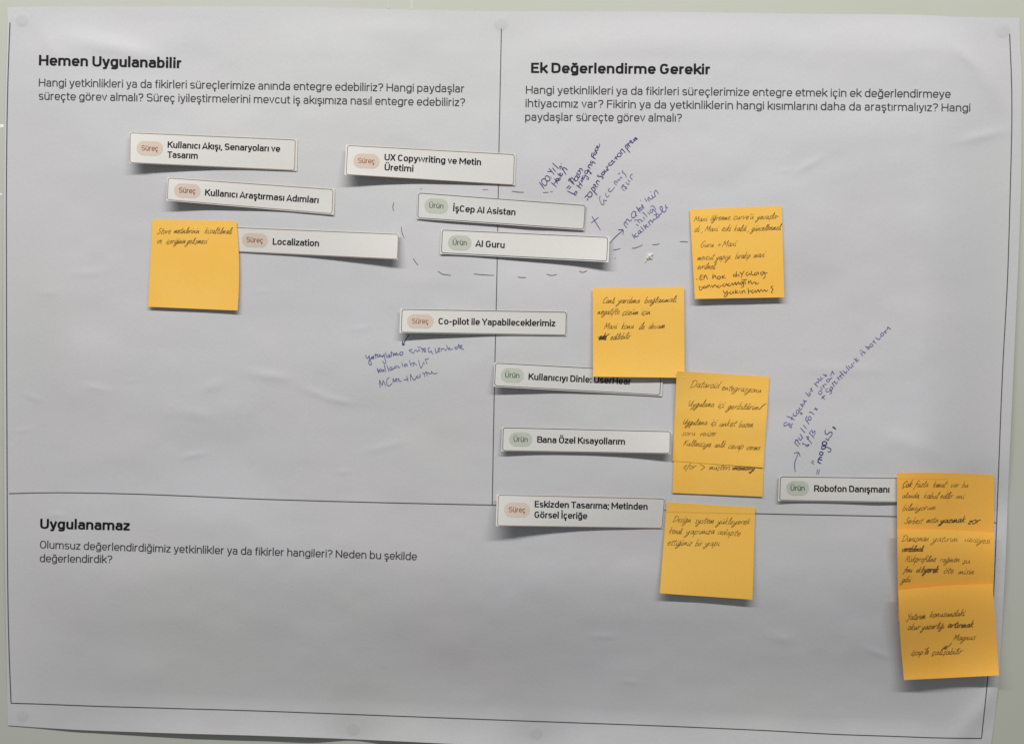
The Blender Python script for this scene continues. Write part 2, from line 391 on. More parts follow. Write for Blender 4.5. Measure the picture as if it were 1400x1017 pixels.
def glyph(ch, w):
    """returns advance, strokes, dots for stroke weight w"""
    h = w / 2; l = 62 + h
    st = []; dots = []
    def bowl(x0, x1, y0, y1, a0=0, a1=360, n=26):
        return arc((x0 + x1) / 2, (y0 + y1) / 2, (x1 - x0) / 2, (y1 - y0) / 2, a0, a1, n)
    base = ch; mark = None
    table = {'ü': ('u', 'uml'), 'ö': ('o', 'uml'), 'Ü': ('U', 'uml'), 'Ö': ('O', 'uml'), 'ç': ('c', 'ced'), 'ş': ('s', 'ced'), 'ğ': ('g', 'brv'), 'İ': ('I', 'dot'), 'i': ('ı', 'dot')}
    if ch in table: base, mark = table[ch]
    x0, x1 = l, 500 - h
    c = base
    hv = h; h2 = h * HC
    yb, yx, yc, ya = h2, XH - h2, CH - h2, AH
    if c == 'a':
        adv = 555; x1 = 435
        x0 = 48 + h
        st.append(arc((x0 + x1) / 2, yx - 130, (x1 - x0) / 2 - 8, 130, 160, 0, 10) + [(x1, h * .2), ])
        st.append([(x1, 300), (x0 + 140, 300)] + arc(x0 + 140, (300 + yb) / 2, 140, (300 - yb) / 2, 90, 270, 10) + [(x1 - 130, yb)] + arc(x1 - 130, yb + 110, 130, 110, 270, 350, 5))
    elif c in 'bdpqg':
        adv = 590; X0, X1 = (l, 530 - h) if c in 'bp' else (60 + h - 5, 590 - l)
        st.append(bowl(X0, X1, yb, yx))
        sx = X0 if c in 'bp' else X1
        if c == 'b': st.append([(sx, 0), (sx, ya)])
        elif c == 'd': st.append([(sx, 0), (sx, ya)])
        elif c == 'p': st.append([(sx, XH), (sx, DH)])
        elif c == 'q': st.append([(sx, XH), (sx, DH)])
        else:
            st.append([(sx, XH), (sx, 0)] + arc((X0 + X1) / 2, 0, (X1 - X0) / 2, -DH - h, 0, -155, 12))
    elif c == 'c':
        adv = 540; st.append(bowl(55 + h, 500 - h, yb, yx, 32, 328, 20))
    elif c == 'e':
        adv = 575; a, b = 55 + h, 535 - h
        st.append([(a + 5, XH / 2 - 10), (b, XH / 2 - 10)] + bowl(a, b, yb, yx, 2, 322, 26)[0:])
    elif c == 'f':
        adv = 360; st.append([(150, 0), (150, 560)] + arc(150 + 150, 560, 150, ya - h - 560 + 5, 180, 95, 8)); st.append([(35, yx), (310, yx)])
    elif c == 'h':
        adv = 585; X1 = 585 - l; st.append([(l, 0), (l, ya)]); st.append([(l, 270)] + arc((l + X1) / 2, 300, (X1 - l) / 2, yx - 300, 180, 0, 12) + [(X1, 0)])
    elif c == 'n':
        adv = 585; X1 = 585 - l; st.append([(l, 0), (l, XH)]); st.append([(l, 270)] + arc((l + X1) / 2, 300, (X1 - l) / 2, yx - 300, 180, 0, 12) + [(X1, 0)])
    elif c == 'u':
        adv = 580; X1 = 580 - l; st.append([(X1, 0), (X1, XH)]); st.append([(l, XH)] + arc((l + X1) / 2, 220, (X1 - l) / 2, 220 - yb, 180, 360, 12) + [(X1, 250)])
    elif c == 'm':
        adv = 880; X1 = (880) / 2; X2 = 880 - l; st.append([(l, 0), (l, XH)])
        for (p, q) in ((l, X1), (X1, X2)):
            st.append([(p, 280)] + arc((p + q) / 2, 310, (q - p) / 2, yx - 310, 180, 0, 10) + [(q, 0)])
    elif c == 'r':
        adv = 392; st.append([(l, 0), (l, XH)]); st.append([(l, 270)] + arc(l + 175, 290, 175, yx - 290, 180, 97, 8) + [(338, yx)])
    elif c == 'ı':
        adv = 62 * 2 + w; st.append([(l, 0), (l, XH)])
    elif c == 'l':
        adv = 62 * 2 + w + 12; st.append([(l, ya), (l, h)] )
        st[-1] = [(l, ya), (l, 0)]
    elif c == 'k':
        adv = 535; st.append([(l, 0), (l, ya)]); st.append([(490, XH), (l + 30, 235)]); st.append([(l + 120, 300), (505, 0)])
    elif c == 'o':
        adv = 585; st.append(bowl(52 + h, 533 - h, yb, yx))
    elif c == 's':
        adv = 515; a, b = 45 + h, 470 - h; mid = XH / 2
        st.append(arc((a + b) / 2, (yx + mid) / 2, (b - a) / 2 - 5, (yx - mid) / 2, 25, 180, 10) + arc((a + b) / 2, (yx + mid) / 2, (b - a) / 2 - 5, (yx - mid) / 2, 180, 262, 6)[1:]
                  + arc((a + b) / 2, (yb + mid) / 2, (b - a) / 2, (mid - yb) / 2, 82, 0, 6)[0:] + arc((a + b) / 2, (yb + mid) / 2, (b - a) / 2, (mid - yb) / 2, 0, -155, 10)[1:])
    elif c == 't':
        adv = 365; st.append([(150, 665), (150, 150)] + arc(150 + 140, 150, 140, 150 - yb, 180, 265, 8) + [(320, yb)]); st.append([(30, yx), (325, yx)])
    elif c == 'v':
        adv = 520; st.append([(45 + h * .6, XH), (260, h * .7), (475 - h * .6, XH)])
    elif c == 'w':
        adv = 790; st.append([(45 + h * .6, XH), (215, h * .9), (395, XH - 20), (575, h * .9), (745 - h * .6, XH)])
    elif c == 'y':
        adv = 530; st.append([(45 + h * .6, XH), (275, 20)]); st.append([(485 - h * .6, XH), (250, -80), (190, DH + h + 5), (85, DH + h)])
    elif c == 'z':
        adv = 505; st.append([(55, yx), (435, yx)]); st.append([(430, yx), (75, yb)]); st.append([(60, yb), (455, yb)])
    elif c == 'A':
        adv = 655; st.append([(35 + h * .6, 0), (327, CH - h * .3), (620 - h * .6, 0)]); st.append([(130, 190), (525, 190)])
    elif c == 'B':
        adv = 645; st.append([(l, yb), (l, yc), (380, yc)] + arc(380, (yc + 370) / 2, 165 - h * .2, (yc - 370) / 2, 90, -90, 10) + [(l, 370)])
        st.append([(380, 370)] + arc(400, (370 + yb) / 2, 185 - h * .2, (370 - yb) / 2, 90, -90, 10) + [(l, yb)])
    elif c in 'CG':
        adv = 660 if c == 'C' else 680; a, b = 58 + h, 605 - h
        st.append(bowl(a, b, yb, yc, 38, 322 if c == 'C' else 358, 22))
        if c == 'G': st.append([(370, 335), (b + 0, 335), (b, 250)])
    elif c == 'D':
        adv = 680; st.append([(l, yb), (l, yc), (360, yc)] + arc(360, CH / 2, 620 - h - 360, CH / 2 - h, 90, -90, 16) + [(l, yb)])
    elif c in 'EF':
        adv = 590 if c == 'E' else 565; st.append([(l, 0), (l, CH)]); st.append([(l, yc), (530, yc)]); st.append([(l, 360), (490, 360)])
        if c == 'E': st.append([(l, yb), (540, yb)])
    elif c == 'H':
        adv = 705; st.append([(l, 0), (l, CH)]); st.append([(705 - l, 0), (705 - l, CH)]); st.append([(l, 355), (705 - l, 355)])
    elif c == 'I':
        adv = 62 * 2 + w + 15; st.append([(l, 0), (l, CH)])
    elif c == 'K':
        adv = 650; st.append([(l, 0), (l, CH)]); st.append([(585, CH), (l + 30, 335)]); st.append([(l + 150, 420), (605, 0)])
    elif c == 'L':
        adv = 555; st.append([(l, CH), (l, yb), (515, yb)])
    elif c == 'M':
        adv = 830; st.append([(l, 0), (l, CH)]); st.append([(830 - l, 0), (830 - l, CH)]); st.append([(l + 5, CH - h * .8), (415, 230), (825 - l, CH - h * .8)])
    elif c == 'N':
        adv = 715; st.append([(l, 0), (l, CH)]); st.append([(715 - l, 0), (715 - l, CH)]); st.append([(l, CH - h), (715 - l, h)])
    elif c == 'O':
        adv = 690; st.append(bowl(58 + h, 632 - h, yb, yc))
    elif c == 'R':
        adv = 650; st.append([(l, 0), (l, yc), (370, yc)] + arc(385, (yc + 310) / 2, 185 - h * .2, (yc - 310) / 2, 90, -90, 10) + [(l, 310)]); st.append([(380, 310), (590, 0)])
    elif c == 'S':
        adv = 635; a, b = 52 + h, 585 - h; mid = CH / 2 + 5
        st.append(arc((a + b) / 2, (yc + mid) / 2, (b - a) / 2 - 5, (yc - mid) / 2, 22, 262, 16) + arc((a + b) / 2, (yb + mid) / 2, (b - a) / 2, (mid - yb) / 2, 82, -158, 16))
    elif c == 'T':
        adv = 600; st.append([(300, 0), (300, CH)]); st.append([(35, yc), (565, yc)])
    elif c == 'U':
        adv = 680; X1 = 680 - l; st.append([(l, CH)] + arc((l + X1) / 2, 260, (X1 - l) / 2, 260 - yb, 180, 360, 14) + [(X1, CH)])
    elif c == 'X':
        adv = 630; st.append([(50 + h * .5, 0), (580 - h * .5, CH)]); st.append([(50 + h * .5, CH), (580 - h * .5, 0)])
    elif c == 'Y':
        adv = 640; st.append([(40 + h * .5, CH), (320, 300), (600 - h * .5, CH)]); st.append([(320, 300), (320, 0)])
    elif c == '?':
        adv = 540; st.append(arc(265, 520, 195 - h * .3, CH - h - 520, 165, 0, 10) + arc(265, 520, 195 - h * .3, 170, 0, -60, 5)[1:] + [(255, 300), (255, 215)]); dots.append((255, 55, w * .62))
    elif c == ',':
        adv = 240; st.append([(130, 70), (85, -110)])
    elif c in ':;':
        adv = 245; dots.append((122, 440, w * .62))
        if c == ':': dots.append((122, 60, w * .62))
        else: st.append([(132, 75), (90, -110)])
    elif c == '-':
        adv = 440; st.append([(70, 290), (370, 290)])
    elif c == '.':
        adv = 240; dots.append((120, 55, w * .62))
    else:
        adv = 245
    cx = {'u': 290, 'o': 292, 'U': 340, 'O': 345}.get(c, adv / 2)
    if mark == 'uml':
        yy = 650 if c in 'uo' else 835
        dots += [(cx - 100, yy, w * .56), (cx + 100, yy, w * .56)]
    elif mark == 'dot':
        dots.append((l, 665 if c == 'ı' else 835, w * .62))
    elif mark == 'brv':
        st.append(arc(300, 740, 115, 105, 190, 350, 8))
    elif mark == 'ced':
        cx = 270 if c == 'c' else 255
        st.append([(cx, 0), (cx - 5, -70), (cx + 50, -110), (cx + 35, -175), (cx - 60, -185)])
    return adv, st, dots

def print_text(ink, text, p0, p1, capheight, wt):
    """text between two baseline points of the photograph; capheight in photo pixels, wt stroke weight per em"""
    p0 = np.array(p0, float); p1 = np.array(p1, float)
    total = 0; gl = []; track = -20 - 0.55 * (wt - 84)
    for ch in text:
        g = glyph(ch, wt); gl.append((ch, total, g)); total += g[0] + track
    total -= track
    side = 62
    L = np.hypot(*(p1 - p0)); ux = (p1 - p0) / L; uy = np.array([ux[1], -ux[0]])
    sx = L / (total - 2 * side); sy = capheight / CH
    for ch, x0, (adv, sts, dots) in gl:
        for s in sts:
            pts = [p0 + ux * (x0 + x - side) * sx + uy * y * sy for (x, y) in s]
            P_ = dense(pts, 8); D_ = np.gradient(P_, axis=0); D_ /= np.maximum(np.hypot(*D_.T), 1e-9)[:, None]
            ww = wt * (sx + sy) / 2 * (HC + (1 - HC) * np.abs(D_ @ uy))
            ink.ribbon(P_, ww, cap=False)
        for (x, y, r) in dots:
            q = p0 + ux * (x0 + x - side) * sx + uy * y * sy
            ink.dot(q[0], q[1], r * sy)

# ------------------------------------------------------------------ handwriting
HW = {
 'a': (9, "7,9 4,10 1,6 2,1 5,2 7,9 7,1 9,2"), 'b': (8, "2.5,20 1.2,10 1,1 3,0 6,2 7,6 5,9 2,7"), 'c': (8, "7,8 5,10 2,8 1,4 2,0 5,0 8,2"),
 'd': (9, "6,8 4,10 1,6 2,0 5,2 8,12 8.5,19|8.3,17 7.2,6 7,1 9,1"), 'e': (8, "1,4 5,6 6,9 3.5,10 1.2,6 2,1 5,0 7.5,3"), 'f': (7, "8,18 6,20 4,16 2,2 0,-8|0,9 7,10"),
 'g': (9, "7,9 4,10 1,6 2,1 5,3 7,9 6,-1 3.5,-8 0,-9 -1,-6 3,-2 8,1"), 'h': (9, "2,19 1,1 3,7 5,9 6,2 8,1"), 'ı': (4, "1.5,10 1,3 2,0 4,2"), 'k': (8, "2,20 1,0|6.5,11 2,5 7.5,0"),
 'l': (5, "1,3 4,13 5,19 3.5,18 2,8 2,1 3.5,0 5,2"), 'm': (12, "0.5,9 1,0 4.5,9.5 5,0.5 8.5,9.5 9.3,1 11.5,2"), 'n': (9, "1,9 1,0.5 5,9.5 6.3,1 8.5,2"), 'o': (8, "4,10 1,7 1,2 4,0 7,4 6,9 4,10 3,9"),
 'p': (9, "2,11 0,-9|1,4 4,10 7,8 6,2 3,0 1,2"), 'r': (7, "1,9 1.5,1 2,6 4.5,9.5 6.5,9"), 's': (7, "7,9 4,10 2,7 5,4 5,1 2,0 0,2"), 't': (6, "4,17 2,5 3,0 5.5,1|0,11 6.5,12"), 'u': (9, "1,9 1.5,1 4.5,2 6.5,9 7,1 9,2"),
 'v': (8, "0,10 3,0 7,10"), 'y': (9, "1,9 1.5,3 4,3 7,9.5 5,-2 2,-9 -1,-7 2,-3 8,1"), 'z': (7, "1,9 6,10 1,1 6.5,0"), 'x': (8, "1,10 7,0|7,10 0,0"), 'w': (11, "0,10 2,0 5,8 7,0 10,10"),
 'M': (13, "1,0 3,18|3,18 6,5|6,5 11,18|11,18 11,0"), 'D': (13, "2,0 3,17|0,15 5,19 11,15 11,7 7,1 1,0"), 'U': (13, "1,18 2,5 5,2 9,9 11,18|11,18 10,3 12,0"), 'K': (11, "2,18 1,0|9,18 2,8 5,8 10,0"),
 'S': (10, "9,17 6,19 3,16 4,11 8,8 7,2 3,0 0,3"), 'C': (10, "9,16 6,19 2,13 1,5 4,0 9,2"), 'E': (10, "8,18 3,17 2,10 1,1 8,0|2,10 7,10"), 'G': (11, "9,17 6,19 2,13 1,5 4,0 8,3 8,8|6,8 10,8"), 'Y': (10, "1,18 3,11 7,11|9,18 6,5 3,-3 0,-3"),
 'R': (10, "2,18 1,0|1,17 7,17 7,11 2,9|3,9 9,0"), 'B': (10, "2,18 1,0|1,17 7,18 7,12 2,9 8,8 8,1 1,0"), 'P': (10, "2,18 1,0|1,17 8,17 8,10 2,8"), 'F': (10, "2,18 1,0|2,18 9,18|2,9 7,10"), 'H': (11, "2,18 1,0|9,18 8,0|1,9 9,9"), 'N': (11, "1,0 2,17|2,17 8,1|8,1 9,18"),
 'O': (12, "6,18 1,11 2,2 7,0 11,8 9,17 5,18"), '+': (9, "4.5,11 4,1|0,6 9,6"), '.': (4, "1,0 2,0.5"), ',': (5, "2,1 1,-4"), "'": (4, "2,20 1,15"), '-': (7, "1,6 6,6.5"), '1': (6, "3,18 2,0"), '0': (10, "5,17 1,11 2,2 5,0 9,7 8,15 5,17"),
 '>': (9, "1,14 8,8|8,8 2,0"), '=': (9, "0,9 8,9|0,5 8,5"), '"': (6, "1,20 0,14|4,20 3,14"), ' ': (7, ""),
}
MARKS = {'i': ('ı', 'dot'), 'ü': ('u', 'uml'), 'ö': ('o', 'uml'), 'ç': ('c', 'ced'), 'ş': ('s', 'ced'), 'ğ': ('g', 'brv'), 'Ç': ('C', 'ced'), 'İ': ('ı', 'dot')}
rnd = random.Random(11)
def hand(ink, text, p0, p1, xh, w=0.95, slant=0.32, jit=1.0, up=1.0, dens=5):
    p0 = np.array(p0, float); p1 = np.array(p1, float)
    seq = []; tot = 0
    for ch in text:
        b, mk = MARKS.get(ch, (ch, None))
        adv, s = HW.get(b, HW['n'])
        k = 1 + rnd.uniform(-.12, .12) * jit
        seq.append((b, mk, adv * k, k, tot, s)); tot += adv * k
    L = np.hypot(*(p1 - p0)); ux = (p1 - p0) / L; uy = np.array([ux[1], -ux[0]])
    sx = L / max(tot, 1); sy = xh / 9.3
    drift = rnd.uniform(-.5, .5) * jit
    for b, mk, adv, k, x0, s in seq:
        if not s: continue
        dy = rnd.uniform(-.6, .6) * jit + drift; ky = 1 + rnd.uniform(-.13, .13) * jit; sl = slant + rnd.uniform(-.06, .06) * jit
        def T_(x, y):
            y = y * ky + dy
            if y > 10: y = 10 + (y - 10) * up
            # the slant leans real lengths, not the squeezed ones
            return p0 + ux * ((x0 + x * k) * sx + sl * y * sy) + uy * y * sy
        for part in s.split('|'):
            pts = [tuple(float(c) for c in q.split(',')) for q in part.split()]
            pts = [(x + rnd.uniform(-.35, .35) * jit, y + rnd.uniform(-.4, .4) * jit) for x, y in pts]
            c = catmull([T_(x, y) for x, y in pts], dens)
            ww = w * (1 + rnd.uniform(-.15, .15))
            ink.ribbon(c, [ww * .8, ww * rnd.uniform(.95, 1.2), ww * rnd.uniform(.75, 1.0)], cap=True)
        mx = adv / k * .45
        if mk == 'dot': ink.ribbon([T_(mx, 14.5), T_(mx + 1, 15.5)], w * .9)
        elif mk == 'uml': ink.ribbon([T_(2, 14), T_(2.6, 15.5)], w * .8); ink.ribbon([T_(6, 14), T_(6.6, 15.5)], w * .8)
        elif mk == 'ced': ink.ribbon([T_(3.5, -.5), T_(4.2, -3), T_(2.4, -4.2)], w * .8)
        elif mk == 'brv': ink.ribbon(catmull([T_(2, 15), T_(4.5, 13), T_(8, 15)], 4), w * .7)

def polyline(ink, pts, w=0.9, smooth=True):
    ink.ribbon(catmull(pts, 6) if smooth and len(pts) > 2 else dense(pts, 4), [w * .8, w * 1.1, w * .75])

# ------------------------------------------------------------------ what is printed on the poster
def printed_line(pts, w=1.25):
    k = Ink(Hf, 0.00025)
    a = dense(pts, 25)
    # soften the corners between measured points
    for _ in range(3):
        a[1:-1] = (a[:-2] + 2 * a[1:-1] + a[2:]) / 4
    k.ribbon(dense(a, 3.0), w, cap=False)
    return k.build("printed_line", M_LINE, poster)
printed_line([(13.5, 31), (13.4, 45), (11.7, 70), (9.6, 150), (8.5, 254), (8.7, 400), (9, 508), (9.5, 620), (10, 762), (11, 850), (13, 920), (15, 960.5)], 1.15)
printed_line([(15, 960.7), (50, 961), (100, 964), (200, 966.8), (350, 971), (500, 976.7), (700, 984.3), (900, 991.5), (1050, 998), (1150, 1004), (1240, 1006), (1300, 1010), (1342, 1008.7)], 1.1)
printed_line([(1380.5, 47), (1380, 58), (1382.5, 85), (1384.8, 120), (1384, 160), (1381.5, 254), (1378, 380), (1370.5, 508), (1367, 600), (1361, 762), (1357, 850), (1351, 925), (1347, 965), (1342, 1008.5)], 1.1)
printed_line([(685.5, 40), (682, 209), (680.6, 311), (678.5, 420), (676.2, 508), (674.5, 600), (673, 690)], 1.0)
printed_line([(12, 674.5), (40, 672.8), (80, 672.6), (200, 675.3), (350, 682), (500, 686.3), (600, 688.6), (672, 690), (910, 697), (1032, 702), (1050, 702.3), (1226, 705.6), (1330, 710.5), (1363, 714.5)], 1.0)

def poster_text(name, lines, mat, cap, wt):
    k = Ink(Hf, 0.00025)
    for t, a, b in lines: print_text(k, t, a, b, cap, wt)
    return k.build(name, mat, poster)
poster_text("printed_heading", [("Hemen Uygulanabilir", (53, 89.5), (247.5, 93.5))], M_BLACK, 14.0, 146)
poster_text("printed_heading", [("Ek Değerlendirme Gerekir", (726, 99.8), (970.5, 101.8))], M_BLACK, 13.6, 146)
poster_text("printed_heading", [("Uygulanamaz", (54.7, 722.2), (177, 724.8))], M_BLACK, 13.4, 146)
poster_text("printed_paragraph", [
    ("Hangi yetkinlikleri ya da fikirleri süreçlerimize anında entegre edebiliriz? Hangi paydaşlar", (53, 118.3), (634.5, 126.6)),
    ("süreçte görev almalı? Süreç iyileştirmelerini mevcut iş akışımıza nasıl entegre edebiliriz?", (53, 136.6), (635.5, 145.4))], M_GREY, 10.7, 88)
poster_text("printed_paragraph", [
    ("Hangi yetkinlikleri ya da fikirleri süreçlerimize entegre etmek için ek değerlendirmeye", (719, 128.3), (1299.5, 134)),
    ("ihtiyacımız var? Fikirin ya da yetkinliklerin hangi kısımlarını daha da araştırmalıyız? Hangi", (718.5, 146.6), (1326.5, 152.8)),
    ("paydaşlar süreçte görev almalı?", (718, 165.2), (932, 166.5))], M_GREY, 10.7, 88)
poster_text("printed_paragraph", [
    ("Olumsuz değerlendirdiğimiz yetkinlikler ya da fikirler hangileri? Neden bu şekilde", (54.5, 749.2), (569.5, 765.4)),
    ("değerlendirdik?", (54.5, 768), (153, 769.3))], M_GREY, 10.4, 88)

# ------------------------------------------------------------------ pen notes on the poster
def pen_part(name, mat, items, label=None):
    k = Ink(Hf, 0.00026)
    for it in items:
        if it[0] == 'w': hand(k, *it[1:-1], **it[-1])
        else: polyline(k, it[1], it[2])
    o = k.build(name, mat, poster)
    if label: o["label"] = label
    return o
def traced(mat, groups, name="handwriting", parent=None, h=None):
    """pen strokes measured on the photograph: (x origin, y origin, scale, pen width, strokes)"""
    k = Ink(h or Hf, 0.00009 if h else 0.00026)
    for ox, oy, sc, w, txt in groups:
        for part in txt.split('|'):
            pts = [tuple(float(c) for c in q.split(',')) for q in part.split()]
            pts = [(ox + x / sc, oy + y / sc) for x, y in pts]
            ww = w * rnd.uniform(.88, 1.12)
            k.ribbon(catmull(pts, 5), [ww * .8, ww * rnd.uniform(1, 1.2), ww * rnd.uniform(.7, .95)])
    return k.build(name, mat, parent or poster)
traced(M_BLUE, [(495, 460, 12.71, .92,
    "60,320 75,365 100,375 125,330|125,325 130,400 155,440 160,480 140,492 118,465 120,420 160,375 190,345|190,345 170,350 165,385 190,375 200,340 205,390|235,295 240,375|215,320 275,310|"
    "290,310 268,325 272,355 300,345 310,310 320,345 345,330|345,330 355,350 380,310|385,300 390,370 412,430 400,462 375,455 355,420|410,270 425,370|470,315 445,335 455,360 480,345 480,315 490,355|"
    "525,275 500,285 515,315 500,350|505,262 512,258|540,285 550,335|550,330 570,290 580,330|580,330 600,280 612,320 640,305|685,262 655,285 665,320 695,315 710,275 695,262|"
    "265,550 285,630|330,560 280,600 335,605|335,565 350,600 375,575 380,615|385,490 410,605|430,490 465,600|500,525 480,560 495,585 520,565 515,530 530,570 560,545"),
   (495, 460, 12.71, .75, "555,510 575,555 590,505 610,545|620,500 640,540 660,530|690,450 705,520|765,470 735,485 730,510 755,515 775,480 790,515|820,410 850,510|845,480 870,462 912,455 880,515|925,470 950,500"),
   (560, 460, 12.71, .75, "50,220 10,228 -5,245 70,290|70,290 95,235 125,245 135,265 165,225 180,260|140,185 185,185|190,185 205,195 215,220 225,278|215,225 235,210 250,222|250,250 275,235 270,205 245,215 250,255 285,270|"
    "350,195 325,205 325,245 345,270 380,250 385,285 408,300|440,195 455,270 470,280 500,240|500,240 525,215 515,195 495,215 505,260 535,255|545,210 560,245|550,225 570,205 595,215|600,215 630,240 640,205|640,150 680,235|680,230 690,190 710,225 750,215|"
    "820,180 785,190 800,215 830,205 855,130 862,205|880,195 905,175 905,150 880,160 885,200 945,222|155,405 180,510 200,540 240,460|240,440 260,485|275,400 305,480|265,395 330,385")])
traced(M_BLUE_L, [(495, 460, 12.71, .78, "315,885 300,750|300,750 350,850|350,850 365,755|365,755 410,860|470,710 430,750 435,840 480,850 520,810|540,800 535,720|535,720 570,790|570,790 590,720|590,720 610,790|610,740 640,730 640,770 685,775|725,750 800,740|775,680 795,775|845,765 838,650|838,650 890,740 920,745 950,690"),
   (560, 460, 12.71, .78, "140,670 125,705 155,715 180,690 180,650 185,700|220,640 250,635 265,700|265,640 290,610 305,685|300,640 325,625 350,650|350,650 375,640 380,605 405,635 440,645 480,630")])
traced(M_BLUE, [(850, 250, 12.71, .88,
    "35,715 90,785|40,725 55,680 110,725|70,670 95,630 140,665 175,640|200,500 170,540 180,600 220,600 245,545 240,505 205,495|235,520 245,560 270,570|255,415 320,515|335,430 290,460 285,490|300,430 330,475 355,455 350,380 390,445|328,300 334,306|"
    "400,270 440,325|450,280 485,320|455,285 465,250 500,285 540,270|520,215 545,255 580,235|560,165 590,235|565,170 590,130 610,145 640,190|498,154 505,159"),
   (850, 250, 12.71, .76, "250,715 290,745|220,665 245,640 270,650 320,700|270,655 300,640 330,640 345,670 375,650|375,595 405,630|360,525 385,525 445,590|450,510 490,550|510,460 490,490 510,520 540,500 530,460 560,470 600,520 600,550 560,555|500,415 530,400 565,420 595,470"),
   (850, 250, 12.71, .84, "180,890 225,965|250,880 220,920 265,935 290,915|310,820 285,860 300,885 330,855 320,825 340,855 365,845|330,760 390,830|375,730 425,805|435,720 405,755 465,760|460,675 500,735|470,690 500,650 540,690|540,690 550,640 590,630 610,600|"
    "620,540 600,570 620,600 650,580 640,545 650,560 690,530|690,530 700,500 665,440 680,410 705,430 710,490 740,510 775,470|775,470 760,380 775,430 800,430")])
traced(M_BLUE_L, [(815, 220, 14.53, .82, "90,705 65,730 90,830 125,870 155,850 150,775 185,795 215,780|195,630 190,680 225,720 260,680|270,550 240,570 255,600 290,610 340,560 365,520|355,430 405,480|360,435 375,400 425,435|410,395 440,380 465,385|465,385 480,340 500,325 520,345|440,258 475,245|"
    "530,195 515,215 575,265 600,325|515,555 565,590|530,515 490,530|550,470 520,490 600,525 600,555 570,545|590,430 640,470 660,440|635,370 650,410 680,400|720,260 675,310 720,375")])
traced(M_BLUE_D, [(730, 210, 14.53, .92,
    "110,570 200,695|190,495 150,540 175,610 230,635 260,590 235,520 190,495|245,440 220,480 250,540 300,540 320,500 290,455 245,440|333,470 345,477|300,295 345,350 275,360|345,350 400,410|370,285 430,360|370,190 490,300|"
    "345,575 445,660|410,500 470,600|400,600 440,545|450,540 480,530 470,490 440,510 460,550 495,530|520,480 490,500 505,530 530,490|465,400 545,460|540,400 515,390 520,430 560,430 575,390|530,310 510,265 540,260 580,320 635,415|560,320 600,270|610,280 665,325|540,203 545,209|"
    "645,690 710,630|690,705 740,655|665,745 840,830|790,810 835,745|835,745 860,770 830,800|745,470 830,550"),
   (730, 210, 14.53, 1.15, "700,520 800,615|685,545 700,505 730,500 745,560 775,560 780,600"),
   (780, 180, 10.17, 1.02, "70,620 55,660 80,685 105,660 95,620 70,620|85,590 100,640 125,630 120,590|85,575 125,610|100,560 125,540 140,590|120,520 150,515 170,545|85,745 145,790|115,700 165,755|110,760 135,725|140,680 165,700 155,650 185,670|175,610 165,640 195,640 200,610 250,640 245,665 220,655|"
    "215,540 195,560 215,590 240,560 230,540 290,580 270,585|240,530 260,540|240,490 275,510|245,490 260,460 300,470|290,405 275,430 305,440 310,415 345,445|290,340 345,380|290,345 300,295|310,350 325,325|340,285 320,310 345,320 360,290 350,280 370,300|350,235 340,260 370,265 385,240|385,230 370,200 360,220 380,225 400,205 405,170|"
    "200,915 225,885|230,955 245,930|260,845 235,880 255,910 290,900 300,860 270,835 260,845|285,790 370,880|290,790 310,775 345,800 330,830|335,770 320,740 345,740 350,770 375,765|350,700 390,745|360,710 370,680 405,695|385,600 375,620 430,625 455,640 440,660|"
    "450,560 430,590 450,605 475,580 465,560 450,560|465,530 490,560 505,530 520,545|495,490 530,535|510,495 525,475|540,430 530,455 560,470 590,440|560,440 575,400 590,415 600,430 620,410|620,345 650,390|610,385 650,345|660,305 650,335 680,350 705,330 690,300 660,305|690,270 725,310|695,270 715,245 760,290|"
    "755,205 825,290|760,205 775,185 800,215 790,240|785,165 830,210|800,175 820,150|840,160 825,130 845,130 860,160 880,140|870,110 900,130|900,130 890,90 920,115|920,115 905,85 935,105")])
traced(M_BLUE, [(1060, 500, 10.17, .84,
    "165,785 125,795 125,835 180,815 200,845 230,840 215,870|185,790 215,820 240,800|160,700 215,720 265,750|225,750 235,700|250,655 255,690 295,690 300,675|300,615 290,650 320,660 330,625 305,615|330,630 375,665 350,670|330,580 345,610 375,590|350,530 385,570|370,520 385,545 405,530 395,510|390,475 415,510|395,480 420,490 440,490|"
    "420,370 470,425|465,420 490,395 460,380|480,370 495,350|480,315 525,355|500,330 510,300|540,240 590,290|560,265 575,225 605,235|585,175 640,210|600,220 610,190|630,150 640,185 665,170|665,115 705,150|695,120 720,140|620,345 600,370 620,395 650,375 640,350 620,345|625,295 655,330|655,270 685,305|665,275 690,255 710,260|"
    "735,180 710,200 730,225 755,205 740,180|750,190 790,165|790,70 820,120|790,75 770,140|640,455 690,410|650,415 685,465|415,735 470,810|420,735 440,700|445,770 460,740|470,700 455,730 480,755 500,730 485,705 470,700|470,650 490,640 540,675|540,600 590,600|555,575 575,620"),
   (1110, 430, 7.823, .80, "170,790 150,800 160,825 205,815 210,840 190,845|205,770 190,795 210,805 225,785 205,770|215,730 245,770|220,730 250,715|240,710 265,740 275,715|270,670 300,700|285,675 300,655 325,685|305,650 320,640|300,605 345,655|335,600 365,625 375,600|365,550 400,595|390,545 415,570 430,550|420,525 445,560|440,530 455,505|450,465 490,510|480,460 470,490 505,485|"
    "520,410 545,440|515,385 530,375|545,385 540,400 570,405 565,420|570,335 610,375|600,370 620,350 590,345|630,310 620,330 640,345 655,325 630,310|650,285 685,305|660,285 670,275|680,245 720,265 735,235|745,195 735,215 755,230 770,205 745,195|770,180 800,195|790,165 785,200|810,130 845,160|815,130 800,170")])
